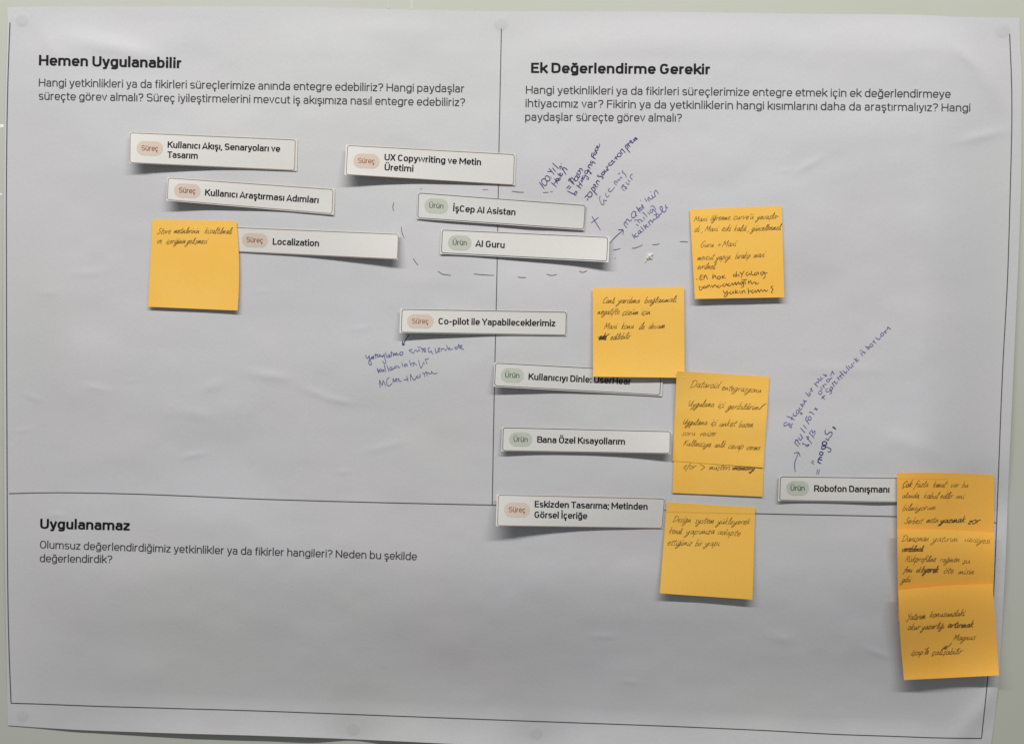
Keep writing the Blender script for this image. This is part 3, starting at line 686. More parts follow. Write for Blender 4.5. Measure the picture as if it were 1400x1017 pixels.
traced(M_BLUE, [(1060, 570, 10.17, .95, "265,350 325,410|275,355 290,315 345,380|295,320 320,310|325,280 350,320 375,290|345,235 385,295|350,150 412,215|390,110 435,160"),
   (1060, 570, 10.17, .80, "390,350 380,370 440,385 470,380 450,405 420,400|430,270 510,370|430,275 460,270 460,300 440,310|470,215 540,290|475,215 510,180 520,220 550,190 550,235 525,255|500,620 535,655|515,600 540,620|575,795 590,720|600,795 615,730")])
traced(M_BLUE_D, [(1060, 570, 10.17, 1.25, "585,620 635,645|600,625 600,580 650,600|610,590 620,555 650,560|620,490 615,515 650,525 665,500 640,480 620,490|650,400 645,440 690,435 695,405 650,400|690,335 655,350 665,385 705,385 715,355 690,335"),
   (1060, 570, 10.17, .95, "700,410 750,430 775,450 760,485 730,480|700,300 740,320 745,290|700,180 690,205 715,240 760,210 790,215 780,260 750,285"), (1060, 570, 10.17, 1.9, "800,135 840,165")])
def pen_mark(name, mat, strokes):
    k = Ink(Hf, 0.00026)
    for p, w in strokes: polyline(k, p, w)
    return k.build(name, mat, poster)
pen_mark("pen_cross", M_BLUE, [([(809.5, 296), (815, 305), (820.7, 314.3)], .95), ([(808.3, 304.9), (818.3, 297.2)], .9)])
pen_mark("pen_arrow", M_BLUE_D, [([(833.7, 332.6), (841.4, 324), (851.4, 314.9)], .95), ([(845.5, 314.4), (850, 313.9), (852, 315.2), (851.6, 320.8)], .9)])
pen_mark("pen_arrow", M_BLUE_D, [([(558.6, 458), (554.3, 465), (550.9, 471)], 1.0), ([(550.6, 466), (550.4, 471.3), (553.6, 470.6)], 1.2)])
pen_mark("pen_arrow", M_BLUE, [([(1087.2, 644.7), (1086.6, 633), (1091.3, 619.4)], 1.05), ([(1085.6, 619.4), (1091.5, 618.2), (1094, 623.6)], .9)])
DASH = [[(538.6, 277), (537, 283), (538.3, 288.2)], [(548.6, 310), (549.6, 318), (552.5, 325)], [(565, 353.3), (567.8, 358), (571.5, 362.5)], [(599, 371), (606, 375), (616.5, 376.3)],
        [(648, 374.5), (660, 375.6), (675, 376.5)], [(708, 378.5), (713, 379.4), (719, 379.3)], [(747.5, 375), (754, 376.5), (761, 375.3)], [(792, 371), (797, 372.3), (802.5, 370)],
        [(838, 341.8), (843, 341.2), (848, 339.8)], [(864, 339.3), (868.5, 339), (878.5, 335)], [(892, 334.4), (897, 334.3), (901.5, 333.3)], [(929.5, 330.5), (935, 330.3), (940.5, 331)],
        [(742.5, 263.3), (750, 263)], [(752.5, 262.6), (755.5, 262)], [(700, 261.5), (708, 262.7), (716, 263)], [(660, 259.4), (667, 259.4)], [(574.5, 258.8), (577, 258)], [(840.3, 354), (841.6, 352.6)]]
for i, d in enumerate(DASH):
    k = Ink(Hf, 0.00026); polyline(k, d, 0.6 if i > 14 else 0.8)
    k.build("pen_dash", M_PEN_K, poster)

# ------------------------------------------------------------------ thin cards laid on the poster
def quad_uv(q):
    """bilinear map (s,t) -> photo point for quad TL,TR,BR,BL and its numeric inverse"""
    q = np.array(q, float)
    def f(s, t):
        s = np.asarray(s, float)[..., None]; t = np.asarray(t, float)[..., None]
        return (1 - s) * (1 - t) * q[0] + s * (1 - t) * q[1] + s * t * q[2] + (1 - s) * t * q[3]
    def inv(px, py):
        s = np.full(np.shape(px), .5); t = s.copy()
        for _ in range(6):
            p = f(s, t); ex = px - p[..., 0]; ey = py - p[..., 1]
            fs = (1 - t)[..., None] * (q[1] - q[0]) + t[..., None] * (q[2] - q[3])
            ft = (1 - s)[..., None] * (q[3] - q[0]) + s[..., None] * (q[2] - q[1])
            D = fs[..., 0] * ft[..., 1] - fs[..., 1] * ft[..., 0]
            s = s + (ex * ft[..., 1] - ey * ft[..., 0]) / D; t = t + (ey * fs[..., 0] - ex * fs[..., 1]) / D
        return s, t
    return f, inv

LAID = []
def ground(px, py):
    """the highest surface so far: the poster or a card already laid on it"""
    g = Hf(px, py)
    for f_, inv_, h_, bb in LAID:
        m = (px > bb[0]) & (px < bb[1]) & (py > bb[2]) & (py < bb[3])
        if not m.any(): continue
        s_, t_ = inv_(px, py)
        m &= (s_ > -.01) & (s_ < 1.01) & (t_ > -.01) & (t_ < 1.01)
        g = np.where(m, np.maximum(g, h_(px, py)), g)
    return g

def sheet(name, q, base, lift, mat, nx=40, ny=8, thick=0.0002, bow=None, press=None):
    """one paper card: base = clearance over the poster (m), lift(s,t) = how far it stands away (m); bow(s,t) shifts the outline in photo px"""
    f, inv = quad_uv(q)
    cs = np.array([0, 1, 1, 0.]); ct = np.array([0, 0, 1, 1.])
    cp = f(cs, ct); ch = ground(cp[:, 0], cp[:, 1])
    g = np.linspace(0, 1, 25); GS, GT = np.meshgrid(g, g); gp = f(GS, GT)
    bil = (1 - GS) * (1 - GT) * ch[0] + GS * (1 - GT) * ch[1] + GS * GT * ch[2] + (1 - GS) * GT * ch[3]
    GR = ground(gp[..., 0], gp[..., 1]); diff = GR - bil
    # gently follow the big waves of the poster underneath: fit a quadratic, then clear the residue
    A = np.stack([np.ones(GS.size), GS.ravel(), GT.ravel(), (GS * GS).ravel(), (GS * GT).ravel(), (GT * GT).ravel(), (GS ** 3).ravel(), (GT ** 3).ravel(), (GS * GS * GT).ravel(), (GS * GT * GT).ravel()], 1)
    y_ = (bil + diff).ravel(); wt_ = np.ones(len(y_))
    for _ in range(14):                     # an upper envelope: the card rests on the high places
        co = np.linalg.lstsq(A * wt_[:, None], y_ * wt_, rcond=None)[0]
        wt_ = np.where(y_ > A @ co, 7.0, 1.0)
    def surf0(s, t): return co[0] + co[1] * s + co[2] * t + co[3] * s * s + co[4] * s * t + co[5] * t * t + co[6] * s ** 3 + co[7] * t ** 3 + co[8] * s * s * t + co[9] * s * t * t
    clear = (GR - surf0(GS, GT) - np.minimum(lift(GS, GT), 0.0025)).max()
    def hs(s, t):
        v = surf0(s, t) + max(clear, 0) + base + thick + lift(s, t)
        if press is not None:               # the foot of this card lies right on the card below
            p = f(np.clip(s, 0, 1), np.clip(t, 0, 1)); k = sstep(.42, .8, np.asarray(t, float))
            v = v * (1 - k) + k * (press[0](p[..., 0], p[..., 1]) + thick + press[1](s, t))
        return v
    def h(px, py):
        s, t = inv(np.asarray(px, float), np.asarray(py, float)); return hs(s, t)
    S_, T_ = np.meshgrid(np.linspace(0, 1, nx + 1), np.linspace(0, 1, ny + 1))
    p = f(S_, T_); H_ = hs(S_, T_)
    if bow is not None:
        bx, by = bow(S_, T_); p = p + np.stack([bx, by], -1)
    F = at(p[..., 0], p[..., 1], H_).reshape(-1, 3); Bk = F + np.array([0, thick, 0])
    o = slab(name, F, Bk, nx, ny, mat)
    q_ = np.array(q, float); LAID.append((f, inv, h, (q_[:, 0].min() - 2, q_[:, 0].max() + 2, q_[:, 1].min() - 2, q_[:, 1].max() + 2)))
    return o, f, inv, h

def strip(q, kind, lines, lift, label, mat=M_STRIP, edge=None, margins=(2.2, 1.6, 2.2, 2.2), base=0.0003, pill=None):
    """q = paper outline; margins = border line inset at left, top, right, bottom in px"""
    o, f, inv, h = sheet("paper_strip", q, base, lift, mat, nx=48, ny=6, thick=0.00022)
    tag(o, label, "paper strip", "printed paper strips stuck on the poster")
    q = np.array(q, float)
    Wp = np.hypot(*(q[1] - q[0])); Hp = np.hypot(*(q[3] - q[0]))
    l, t, r, b = margins
    x0, x1, y0, y1 = l / Wp, 1 - r / Wp, t / Hp, 1 - b / Hp
    rx, ry = 3.0 / Wp, 3.0 / Hp
    pts = []
    for (cx, cy, a0) in ((x1 - rx, y0 + ry, -90), (x1 - rx, y1 - ry, 0), (x0 + rx, y1 - ry, 90), (x0 + rx, y0 + ry, 180)):
        for a in np.linspace(a0, a0 + 90, 6):
            pts.append((cx + rx * math.cos(math.radians(a)), cy + ry * math.sin(math.radians(a))))
    pts.append(pts[0])
    P = [f(s, tt_) for s, tt_ in pts]
    k = Ink(h, 0.00012)
    k.ribbon(dense(P, 5)[:-1], 0.8, closed=True)
    k.build("border_line", edge or (M_BORD_O if kind == 'o' else M_BORD_G), o)
    # coloured tag: a lozenge built of columns so that it bends with the card
    (px0, py0), (px1, py1), ph = pill     # centre-left, centre-right ends, height
    k = Ink(h, 0.0001); rr = ph / 2
    ux = np.array([px1 - px0, py1 - py0]); L = np.hypot(*ux); ux = ux / L; uy = np.array([-ux[1], ux[0]])
    qs = []; n = 28
    for i in range(n + 1):
        x = L * 0.5 * (1 - math.cos(math.pi * i / n))
        hh = rr if rr <= x <= L - rr else math.sqrt(max(rr * rr - (rr - (x if x < rr else L - x)) ** 2, 0.02))
        c = np.array([px0, py0]) + ux * x
        qs.append(c - uy * hh); qs.append(c + uy * hh)
    k.add(np.array(qs), [(2 * i, 2 * i + 2, 2 * i + 3, 2 * i + 1) for i in range(n)])
    tg = k.build("tag", M_PILL_O if kind == 'o' else M_PILL_G, o)
    k = Ink(h, 0.00018)
    c = (np.array([px0, py0]) + np.array([px1, py1])) / 2
    wd = 22.6 if kind == 'o' else 19.2
    bl = c + uy * 3.2
    print_text(k, "Süreç" if kind == 'o' else "Ürün", bl - ux * wd / 2, bl + ux * wd / 2, 7.0, 98)
    k.build("tag_text", M_TXT_O if kind == 'o' else M_TXT_G, tg)
    k = Ink(h, 0.00014)
    for tx, a, bb in lines: print_text(k, tx, a, bb, 8.8, 138)
    k.build("title_text", M_BLACK, o)
    return o, h

mm = 0.001
def lf(L0, L1, mid=0.0, p=2.2, bot=0.0):
    return lambda s, t: mm * (L0 * np.clip(1 - s, 0, 1) ** p * (.45 + .55 * t) + L1 * np.clip(s, 0, 1) ** p * (.45 + .55 * t) + mid * 4 * s * (1 - s) + bot * t * t)

strip([(177.3, 180.8), (407, 190.8), (405.8, 234), (177, 223.2)], 'o',
      [("Kullanıcı Akışı, Senaryoları ve", (229, 202.3), (382.7, 208)), ("Tasarım", (229, 215.9), (270.3, 217.5))],
      lf(6.6, .2), "orange-edged paper strip reading Kullanıcı Akışı, topmost on the left",
      margins=(.7, 1.0, 3.2, .8), pill=((186.8, 202.6), (222.8, 203.6), 19.6))
strip([(473, 198), (705.5, 210.6), (704, 253.6), (470.8, 239)], 'o',
      [("UX Copywriting ve Metin", (525.5, 219.3), (657.6, 226.3)), ("Üretimi", (525.5, 233), (565, 235.2))],
      lf(7.2, .3, .5), "orange-edged paper strip reading UX Copywriting, crossing the printed centre line",
      margins=(2.4, 1.1, 2.2, .5), pill=((483, 219.6), (519, 221.2), 19.8))
strip([(229, 242.4), (457.7, 258.3), (456.2, 294), (227.4, 274.4)], 'o',
      [("Kullanıcı Araştırması Adımları", (280, 267.6), (435.4, 278))],
      lf(5.8, .5), "orange-edged paper strip reading Kullanıcı Araştırması, just above the leftmost sticky note",
      margins=(1.2, 1.1, 2.4, 1.4), pill=((238, 260), (274, 261.8), 19.0))
strip([(315.5, 309.8), (545.3, 319.2), (543.8, 355), (315.5, 344.2)], 'o',
      [("Localization", (372.7, 334.6), (436, 337))],
      lf(0, 5.4), "orange-edged paper strip reading Localization with its left end under a sticky note",
      margins=(2, 1.3, .6, .8), pill=((330.6, 327.8), (366, 329.2), 19.0), base=0.00025)
strip([(571.2, 263), (801.2, 280.3), (798.8, 315), (569.8, 299.3)], 'g',
      [("İşCep AI Asistan", (619.3, 289), (704.6, 294.6))],
      lf(.6, .9, 1.1), "green-edged paper strip reading AI Asistan, above the AI Guru strip",
      mat=M_STRIP2, margins=(1.4, 1.0, 1.0, 1.6), pill=((580.3, 280.6), (612.8, 282.6), 20.4))
strip([(602.8, 313.2), (833.6, 323.6), (832, 358.6), (601.6, 347.2)], 'g',
      [("AI Guru", (650.2, 337.2), (689.8, 339.4))],
      lf(.5, 5.2, .5), "green-edged paper strip reading AI Guru, its lifted right end touching a pen arrow",
      margins=(2, 1.3, 2.6, 1.6), pill=((612.6, 331.4), (644.7, 332.6), 20.2))
strip([(547.2, 421.8), (775.2, 425.7), (774.5, 459), (546, 455)], 'o',
      [("Co-pilot ile Yapabileceklerimiz", (599.4, 443.4), (759, 446.2))],
      lf(5.2, .15), "paper strip with orange tag and grey edge line, directly above a blue pen note",
      edge=M_BORD_G, margins=(2.6, 1.2, 1.0, 1.0), pill=((556.6, 439), (592.8, 439.6), 19.2))
strip([(676, 495.2), (906.8, 507.2), (905, 541.6), (674.6, 528.6)], 'g',
      [("Kullanıcıyı Dinle: UserHear", (722.4, 519), (862.4, 525.8))],
      lf(4.6, .4), "green-edged paper strip reading Kullanıcıyı Dinle, a sticky note over its right part",
      mat=M_STRIP2, margins=(1.6, 1.2, 3.0, 1.6), pill=((684.6, 512.6), (716.2, 513.6), 19.6))
strip([(686.2, 583.4), (917.3, 588.8), (916.6, 620.4), (685.3, 616.6)], 'g',
      [("Bana Özel Kısayollarım", (734.3, 605), (854.4, 607.8))],
      lf(3.0, 5.0, .2, 2.6), "green-edged paper strip reading Bana Özel Kısayollarım, left of two overlapping sticky notes",
      margins=(1.9, 1.2, .9, .9), pill=((696, 600.4), (727.7, 601), 19.2))
strip([(679.2, 675.4), (909.6, 680.8), (906.2, 722.4), (677.8, 718.8)], 'o',
      [("Eskizden Tasarıma; Metinden", (730.9, 693.2), (885.4, 696.6)), ("Görsel İçeriğe", (730.6, 707.6), (802.6, 709.4))],
      lf(10.0, 0), "orange-edged paper strip reading Eskizden Tasarıma, touching the lowest middle sticky note",
      mat=M_STRIP2, margins=(2.4, 1.0, 1.2, .7), pill=((689.4, 696.4), (724.6, 697.2), 20))
strip([(1064.8, 650.6), (1296, 653.4), (1295.4, 688), (1063.6, 684.6)], 'g',
      [("Robofon Danışmanı", (1113, 671.8), (1216, 673.2))],
      lf(1.0, 0, .5), "green-edged paper strip reading Robofon Danışmanı, its right part under a sticky note",
      margins=(2.4, 1.0, 1.5, 1.0), pill=((1075, 667), (1106, 667.4), 19.6), base=0.00025)

# ------------------------------------------------------------------ sticky notes
NOTES = []
def note(q, base, lift, label, writing, mat=M_NOTE, bow=None, press=None):
    o, f, inv, h = sheet("sticky_note", q, base, lift, mat, nx=26, ny=26, thick=0.00014, bow=bow, press=press)
    tag(o, label, "sticky note", "orange-yellow sticky notes on the poster")
    for ml, items in writing:
        k = Ink(h, 0.00009)
        for it in items:
            if it[0] == 'p': polyline(k, it[1], it[2])
            else:
                kw = dict(slant=.44, w=.60, jit=.75); kw.update(it[4] if len(it) > 4 else {})
                hand(k, it[0], it[1], it[2], it[3], **kw)
        k.build("handwriting", ml, o)
    NOTES.append((o, h))
    return o, h

def nl(bot, left=0.0, right=0.0, p=2.0, all_=0.0):
    return lambda s, t: mm * (bot * np.clip(t, 0, 1) ** p + left * np.clip(1 - s, 0, 1) ** 2.5 * t + right * np.clip(s, 0, 1) ** 2.5 * t + all_)
X = 4.1
note([(208.2, 300), (322.6, 302.3), (324.6, 424.6), (202.2, 419.4)], .0009, nl(1.1, .3, .3),
     "sticky note farthest left, two lines of writing, covering the Localization strip's end",
     [(M_PEN, [("Store", (214.2, 319.6), (233, 319.6), X), ("metinlerinin", (237, 319), (272, 319), X - .3), ("kısaltılmalı", (279, 319.3), (316.5, 319.8), X),
               ("ve", (214.2, 332.8), (220.5, 332.8), X), ("içeriğinin", (227, 333), (253, 333), X - .2), ("gelişmesi", (254.5, 333.4), (282.5, 333.2), X - .2)])],
     bow=lambda s, t: (4.0 * np.clip((t - .0) / .14, 0, 1) ** .7 * np.clip(s - .6, 0, 1) * 0 + 3.2 * np.sin(np.pi * np.clip(t, 0, 1)) ** .8 * s ** 6 * (t < 1), 0 * s))
note([(943, 286.6), (1068.8, 281.6), (1072.2, 406.6), (950, 408.8)], .0009, nl(2.6, .6, .4),
     "sticky note right of the blue pen notes, filled with writing, three darker lines at foot",
     [(M_PEN, [("Maxi", (948, 303.3), (966.5, 302), X), ("öğrenme", (971, 301.4), (997.5, 300.8), X), ("curve'ü", (1002, 300.5), (1029.6, 300), X), ("yavaşla-", (1034, 300.5), (1064, 299), X),
               ("dı", (948.8, 317), (955.8, 317), X), (",", (959.5, 317), (961, 317), X), ("Maxi", (963, 316.7), (981, 316.3), X), ("eski", (986, 316), (998.5, 316), X), ("kaldı", (1003, 316), (1019.9, 315.6), X), (",", (1022.5, 316), (1024, 316), X),
               ("güncellenmeli", (1027, 316), (1067, 314.6), X),
               ("Guru", (957, 338.3), (975, 338), X), ("+", (980.3, 337.6), (984.6, 337.6), X), ("Maxi", (986.6, 337.7), (1006, 336.5), X),
               ("mevcut", (953, 355.5), (975, 354.8), X), ("yapıyı", (978.2, 355.3), (998.6, 354), X), ("bırakıp", (1004.5, 354), (1025.4, 353), X), ("maxi", (1030, 352.4), (1044.8, 351.4), X), ("evrilmeli", (953, 368), (977.4, 368), X)])])
traced(M_PEN_D, [(935, 275, 7.262, .95, "123,772 128,778|190,735 165,740 160,780 190,775|165,758 185,755|200,740 200,780|200,765 215,735 235,775|290,722 285,770|285,768 310,738 320,765|345,745 330,765 350,775 365,755 345,745|380,740 380,770|405,735 385,755 415,765|"
    "505,718 490,740 505,748 522,730 522,698|515,725 520,748 540,732|545,728 547,748|555,705 575,725|600,693 580,725 568,762|640,702 615,720 630,740 655,718 660,738|670,693 675,730 698,735|722,705 700,722 715,736 738,706 742,730|790,700 760,715 775,735 800,705 805,755 785,768|800,720 830,710|"
    "150,838 160,885 188,862 160,852|208,840 190,858 215,862 220,845 228,860|235,835 240,860|240,850 252,832 265,858|275,832 285,855 308,832 325,850|345,833 330,850 350,857 375,835|402,815 385,838 405,846 425,818 430,840|452,815 435,833 458,842 480,812|480,812 490,835 510,808 520,832 540,803 548,828|"
    "578,800 555,818 575,828 590,800 592,845 570,857|575,785 625,778|605,785 610,825|640,788 645,825|645,815 662,792 675,822 700,800|722,800 705,815 722,823 745,812|390,888 405,915 430,895|430,888 432,930 412,952 402,938 450,910|470,895 455,912 472,922 490,898 495,918|510,878 510,917|535,888 515,905 545,915|555,890 560,915|575,890 580,917|580,905 598,885 610,915|"
    "638,862 642,922|642,905 665,885|690,880 670,898 688,912 708,885|708,885 718,907 735,880 750,903 765,878 785,900|785,900 800,880 815,897 835,880|885,840 865,855 885,875 870,900 880,915")],
    parent=NOTES[-1][0], h=NOTES[-1][1])
note([(810.2, 394), (935.2, 392.3), (936, 516.4), (810.8, 515)], .0014, nl(1.6, .7, .3, all_=.2),
     "sticky note with a scribbled-out word, its foot over a green-tagged strip",
     [(M_PEN_D, [("Canlı", (823.3, 414.6), (839.6, 414.6), X), ("yardıma", (844, 414.6), (874, 414.4), X), ("bağlanmalı", (880.7, 414.3), (924.2, 412.8), X),
                 ("negatifte", (816.3, 429.7), (846.6, 429.5), X), ("çözüm", (850.4, 430.5), (872.2, 430), X), ("için", (876, 430.4), (888.6, 430), X),
                 ("Maxi", (825, 450.4), (843.2, 449), X), ("konu", (849, 449.7), (865.8, 449.2), X), ("ile", (873, 450.4), (880.4, 450.2), X), ("devam", (886.2, 449.4), (908.4, 448.8), X),
                 ("edilebilir", (833.8, 464.8), (861.6, 463), X), ("ede", (818.5, 464.6), (828, 463.8), X, dict(w=1.2)),
                 ('p', [(817.4, 461), (824, 462.5), (828, 459.5), (833.2, 456.4)], 1.2), ('p', [(818.6, 464.8), (824, 460), (829, 460.6), (819.5, 463), (828.6, 464.3)], 1.2), ('p', [(820, 459.8), (827, 464.6), (829, 461)], 1.0)])])
note([(923.8, 556), (1045.6, 563.6), (1042.6, 678.8), (919.3, 673.6)], .0004, nl(.3, .1, .2),
     "sticky note mostly hidden under another, only its foot and half a line showing",
     [(M_PEN, [("efor", (933.5, 641), (950.4, 641), 4.6), ('p', [(956.8, 634.4), (963.8, 638.2)], .9), ('p', [(963.8, 638.2), (958, 642.8)], .9), ("müşteri", (969, 641.8), (997.6, 642), 4.1), ("memory", (1001.2, 642), (1031, 643.4), 3.8, dict(w=.9)),
               ('p', [(1001, 640), (1015, 640.2), (1031.5, 641.6)], 1.0)])])
note([(925.4, 507.2), (1052, 515), (1043.4, 639), (919.3, 630)], .0001, nl(.0, .0, .5, 3),
     "sticky note with five lines and a tick, lying over a mostly hidden note",
     [(M_PEN, [("Dataroid", (942.8, 529.6), (982.6, 530.6), 4.6), ("entegrasyonu", (985.9, 533), (1039.8, 537), 4.3), ("Uygulama", (939.8, 555.8), (975.4, 556.4), 4.5), ("içi", (981, 556.9), (989.5, 557.2), 4.3),
               ("geribildirim", (993.9, 559), (1036, 560.2), 4.3), ('p', [(1035.5, 555.8), (1038.2, 560)], 1.1), ('p', [(1038.2, 560), (1042, 555.4), (1047.4, 551.6)], 1.1),
               ("Uygulama", (932.6, 580.5), (966.2, 581), 4.4), ("içi", (971.4, 581), (978.6, 581.3), 4.2), ("anket", (982.7, 583), (1005.4, 582.6), 4.3), ("bazen", (1009.3, 584), (1028.8, 584), 4.2),
               ("Kullanıcıya", (933.8, 609.2), (971, 611), 4.4), ("anlık", (976.3, 611.5), (990.9, 611.5), 4.2), ("cevap", (994.8, 613), (1015.7, 613.8), 4.2), ("verme", (1019.6, 615), (1038.4, 615.2), 4.2)]),
      (M_PEN_F, [("soru", (931.7, 595), (950.2, 595.2), 4, dict(w=.8)), ("revizer", (956.5, 595.9), (978.4, 595.7), 4, dict(w=.85))])],
     press=(NOTES[-1][1], lambda s, t: .00012 + .0007 * np.clip((s - .35) / .65, 0, 1) ** 2 * sstep(.8, 1, t)))
note([(911.6, 686.4), (1032.2, 693.6), (1028.8, 819.4), (902, 810.7)], .0009, nl(3.0, .5, .4, 1.8),
     "lowest middle sticky note with three lines of writing, beside the Eskizden Tasarıma strip",
     [(M_PEN, [("Design", (919.4, 712.8), (944, 714), 4.4), ("system", (949.3, 715), (975.4, 715.5), 4.3), ("yükleyerek", (980.2, 716), (1025, 716.4), 4.2), ("kendi", (913.9, 729), (931.4, 729.7), 4.3), ("yapımıza", (937, 730), (976.2, 729.5), 4.3),
               ("adapte", (980, 730), (1011.6, 732.5), 4.3), ("ettiğimiz", (911.7, 745), (945.5, 745.5), 4.3), ("bir", (950, 745.8), (959.7, 745.8), 4.3), ("yapı", (963, 745.8), (983.2, 746), 4.3)])])
note([(1226.2, 646.4), (1359.4, 649.4), (1358.6, 772), (1226.8, 770)], .0009, nl(.5, .2, .1, all_=.15),
     "uppermost of three overlapping sticky notes at right, covering a green-tagged strip",
     [(M_PEN, [("Çok", (1233.4, 665.7), (1246, 665.7), 4.2, dict(w=1.1)), ("fazla", (1250, 665.7), (1268.6, 665.5), 4), ("kanal", (1275.2, 666), (1291.5, 666), 4), ("var", (1299.3, 666), (1310.7, 665.6), 3.9), ("bu", (1314.3, 666.2), (1323.1, 666.2), 3.9),
               ("alanda,", (1232.9, 680.7), (1257.5, 680.5), 3.8), ("kabul", (1262.3, 681), (1281.4, 681.2), 4), ("edilir", (1285, 681), (1302.2, 680.8), 3.9), ("mi", (1307, 681.4), (1318.2, 681.5), 3.7),
               ("bilmiyorum", (1233.4, 697.8), (1279.2, 696.3), 4.1), ("Serbest", (1236, 715.5), (1260.2, 715.5), 4), ("metin", (1266, 714.7), (1282.9, 714), 4)]),
      (M_PEN_D, [("yazmak", (1284.8, 714.7), (1318.8, 713.5), 4.2, dict(w=1.1)), ("zor", (1322.9, 716), (1339.2, 715.6), 4.6, dict(w=1.1))])], mat=M_NOTE2,
     bow=lambda s, t: (0 * s, -2.2 * np.sin(np.pi * s) ** 1 * (1 - t) * .7))
note([(1226.4, 723.4), (1359.6, 728.2), (1357.4, 851), (1228.2, 848)], .0016, nl(.5, .3, .1, all_=.25),
     "middle one of three overlapping sticky notes by the right edge, filled with five lines",
     [(M_PEN, [("Danışman", (1232.3, 739.8), (1269.5, 739.3), 4.4), ("yatırım", (1274, 740.4), (1309.2, 740), 4.4), ("tavsiyesi", (1317.5, 739.8), (1353, 742.8), 4.3), ("verebilmeli", (1232.9, 753.8), (1261.5, 753.2), 4, dict(w=1.05)),
               ("Riskprofiline", (1237, 767.7), (1279.2, 767.4), 4.2), ("rağmen", (1284.3, 768.2), (1311.8, 767.8), 4.2), ("şu", (1315.4, 769.8), (1326.2, 769.6), 4), ("fonu", (1235.7, 782), (1246.5, 782), 4),
               ("ekle", (1252, 782), (1264, 782), 4), ("yerek", (1263, 782), (1282.2, 782), 4.2, dict(w=1.3)), ("öte", (1289.6, 783.2), (1303.2, 783), 4), ("misin", (1309.5, 784.3), (1331.2, 784.3), 4), ("gibi", (1232.5, 795), (1244.4, 795), 4)])], mat=M_NOTE2,
     bow=lambda s, t: (0 * s, -1.6 * np.sin(np.pi * s) * (1 - t)))
note([(1228.2, 806.8), (1357.2, 799.4), (1366, 922.8), (1236, 929.2)], .0023, nl(3.6, .6, .5, 1.7, all_=.3),
     "lowest of three overlapping sticky notes at right, with a small drawn arrow",
     [(M_PEN, [("Yatırım", (1239.3, 847.5), (1265, 845), 4.3), ("konusundaki", (1271, 843.4), (1318, 841.4), 4.1), ("okur", (1240.6, 860.6), (1257.4, 860), 4.1), ("yazarlığı", (1259.6, 860), (1291, 858), 4.2),
               ("artırmak", (1295, 857), (1330.2, 857), 4.2, dict(w=1.05)), ("Magnus", (1302.8, 875), (1333.1, 873.9), 4.2), ("İşcep'le", (1245.5, 895), (1269.1, 893.6), 4.1), ("çalışabilir", (1273.4, 895), (1315.2, 893.6), 4.2),
               ('p', [(1301.2, 878.5), (1297.2, 882.8), (1290.4, 885.6)], .9), ('p', [(1294.4, 882), (1290.4, 885.8), (1295, 886.4)], 1.2)])], mat=M_NOTE2,
     bow=lambda s, t: (-1.3 * np.sin(np.pi * t) * (1 - s), -2.6 * np.sin(np.pi * np.clip(s * .85, 0, 1)) * (1 - t)))

M_SHOW = ink_mat("line_showing_through", (0.80, 0.455, 0.085), 0.05)
def show_through(nt_, pts, w):
    k = Ink(nt_[1], 0.00004); k.ribbon(dense(pts, 4), w, cap=False); k.build("ghost_line", M_SHOW, nt_[0])
show_through(NOTES[5], [(911.2, 699.2), (950, 700.5), (1031, 702.2)], 1.3)
show_through(NOTES[6], [(1227, 654), (1260, 654.4), (1296, 655)], 1.2)
show_through(NOTES[6], [(1296, 655), (1295.8, 690)], .8)

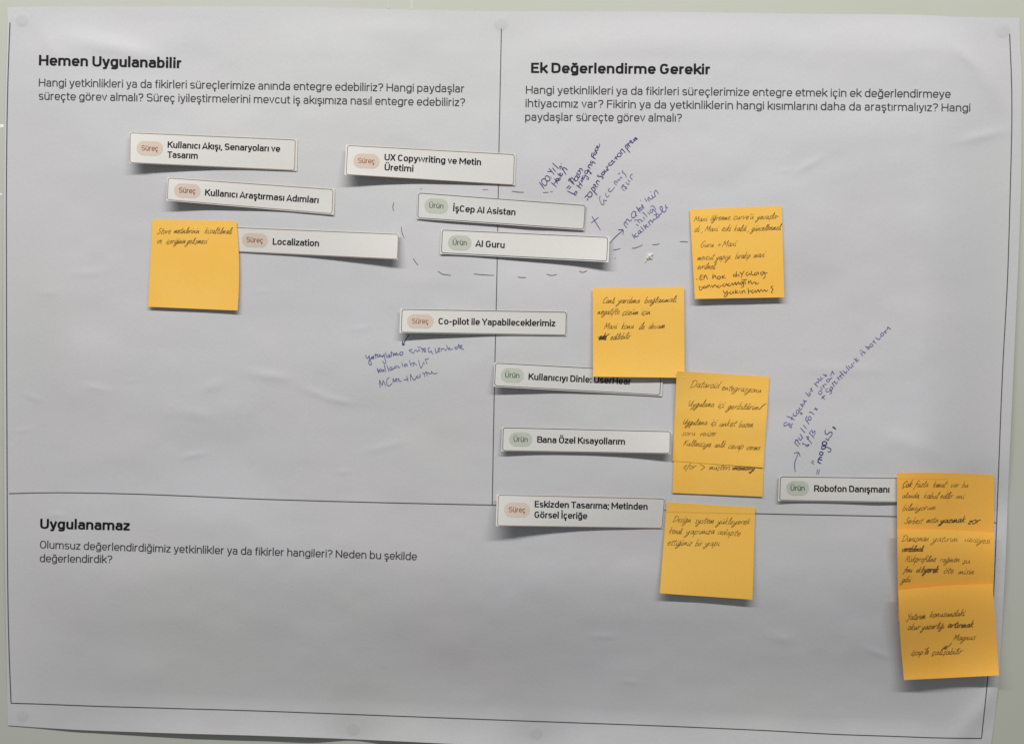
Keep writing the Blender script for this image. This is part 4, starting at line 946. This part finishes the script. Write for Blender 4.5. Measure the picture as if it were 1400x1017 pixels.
# ------------------------------------------------------------------ a crumb of white adhesive putty left on the sheet
def putty_crumb():
    m, nt, b = nodes("white_putty")
    b.inputs["Base Color"].default_value = (0.80, 0.79, 0.70, 1); b.inputs["Roughness"].default_value = 0.5
    tc = nt.nodes.new("ShaderNodeTexCoord"); n = nt.nodes.new("ShaderNodeTexNoise"); n.inputs["Scale"].default_value = 900
    nt.links.new(tc.outputs["Object"], n.inputs["Vector"])
    r = nt.nodes.new("ShaderNodeValToRGB"); r.color_ramp.elements[0].color = (0.60, 0.59, 0.49, 1); r.color_ramp.elements[1].color = (0.80, 0.79, 0.70, 1)
    nt.links.new(n.outputs["Fac"], r.inputs["Fac"]); nt.links.new(r.outputs["Color"], b.inputs["Base Color"])
    root = bpy.data.objects.new("putty_crumb", None); link(root)
    c = at(887, 352.5, float(Hf(887, 352.5))); root.location = tuple(c)
    tag(root, "small torn crumb of white putty on the poster right of the AI Guru strip", "putty")
    import bmesh
    rr = random.Random(5)
    blobs = [(888, 350.5, 3.3, 3.3, .0014), (890.5, 348.4, 2.4, 1.7, .0010), (885.6, 353, 2.2, 2.7, .0011), (883.2, 356.8, 1.1, 2.2, .0006), (889.6, 353.2, 2.2, 1.6, .0010), (881.9, 358.3, .9, .9, .0004), (886.8, 348, 2, 1.5, .0010)]
    bm = bmesh.new()
    for (x, y, a, b_, hgt) in blobs:
        p = at(x, y, float(Hf(x, y))) - c
        ret = bmesh.ops.create_icosphere(bm, subdivisions=3, radius=1)
        sx, sz = a * .00061, b_ * .00061
        ph = [rr.uniform(0, 6) for _ in range(6)]
        for v in ret['verts']:
            n = 1 + .12 * math.sin(5 * v.co.x + ph[0]) * math.sin(4 * v.co.z + ph[1]) + .08 * math.sin(11 * v.co.x + ph[2]) * math.sin(9 * v.co.y + ph[3] + 7 * v.co.z)
            v.co = (p[0] + v.co.x * sx * n, p[1] + v.co.y * hgt * n, p[2] + v.co.z * sz * n)
    me = bpy.data.meshes.new("putty"); bm.to_mesh(me); bm.free()
    me.polygons.foreach_set("use_smooth", [True] * len(me.polygons)); me.materials.append(m)
    o = bpy.data.objects.new("putty", me); link(o); o.parent = root
putty_crumb()

# ------------------------------------------------------------------ small flat white and pale patches on the board
def patch(q, label, col, h=0.00009, name="board_patch"):
    m, nt, b = nodes("patch"); b.inputs["Base Color"].default_value = (*col, 1); b.inputs["Roughness"].default_value = 0.35
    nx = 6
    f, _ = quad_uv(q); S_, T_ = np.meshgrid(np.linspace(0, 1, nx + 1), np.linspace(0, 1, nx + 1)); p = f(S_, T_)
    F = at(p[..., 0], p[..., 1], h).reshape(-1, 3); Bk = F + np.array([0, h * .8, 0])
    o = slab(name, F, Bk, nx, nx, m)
    tag(o, label, "patch")
patch([(-9, 170), (4.8, 170.2), (4.8, 174.4), (-9, 174.2)], "bright white patch on the wall at left, larger and upper of two", (.97, .97, .95))
patch([(-6, 264), (1.5, 264.4), (3.6, 266.8), (-6, 266.4)], "tiny bright white patch on the wall at left, smaller and lower of two", (.95, .95, .93))
patch([(560.5, -14), (564.6, -14), (564.2, 13), (560.6, 13.2)], "pale narrow patch on the wall above the poster, the brighter of two", (.61, .63, .56))
patch([(529.5, -14), (533, -14), (532.6, 12), (529.8, 12)], "faint narrow patch on the wall above the poster, left and dimmer of two", (.575, .60, .535))
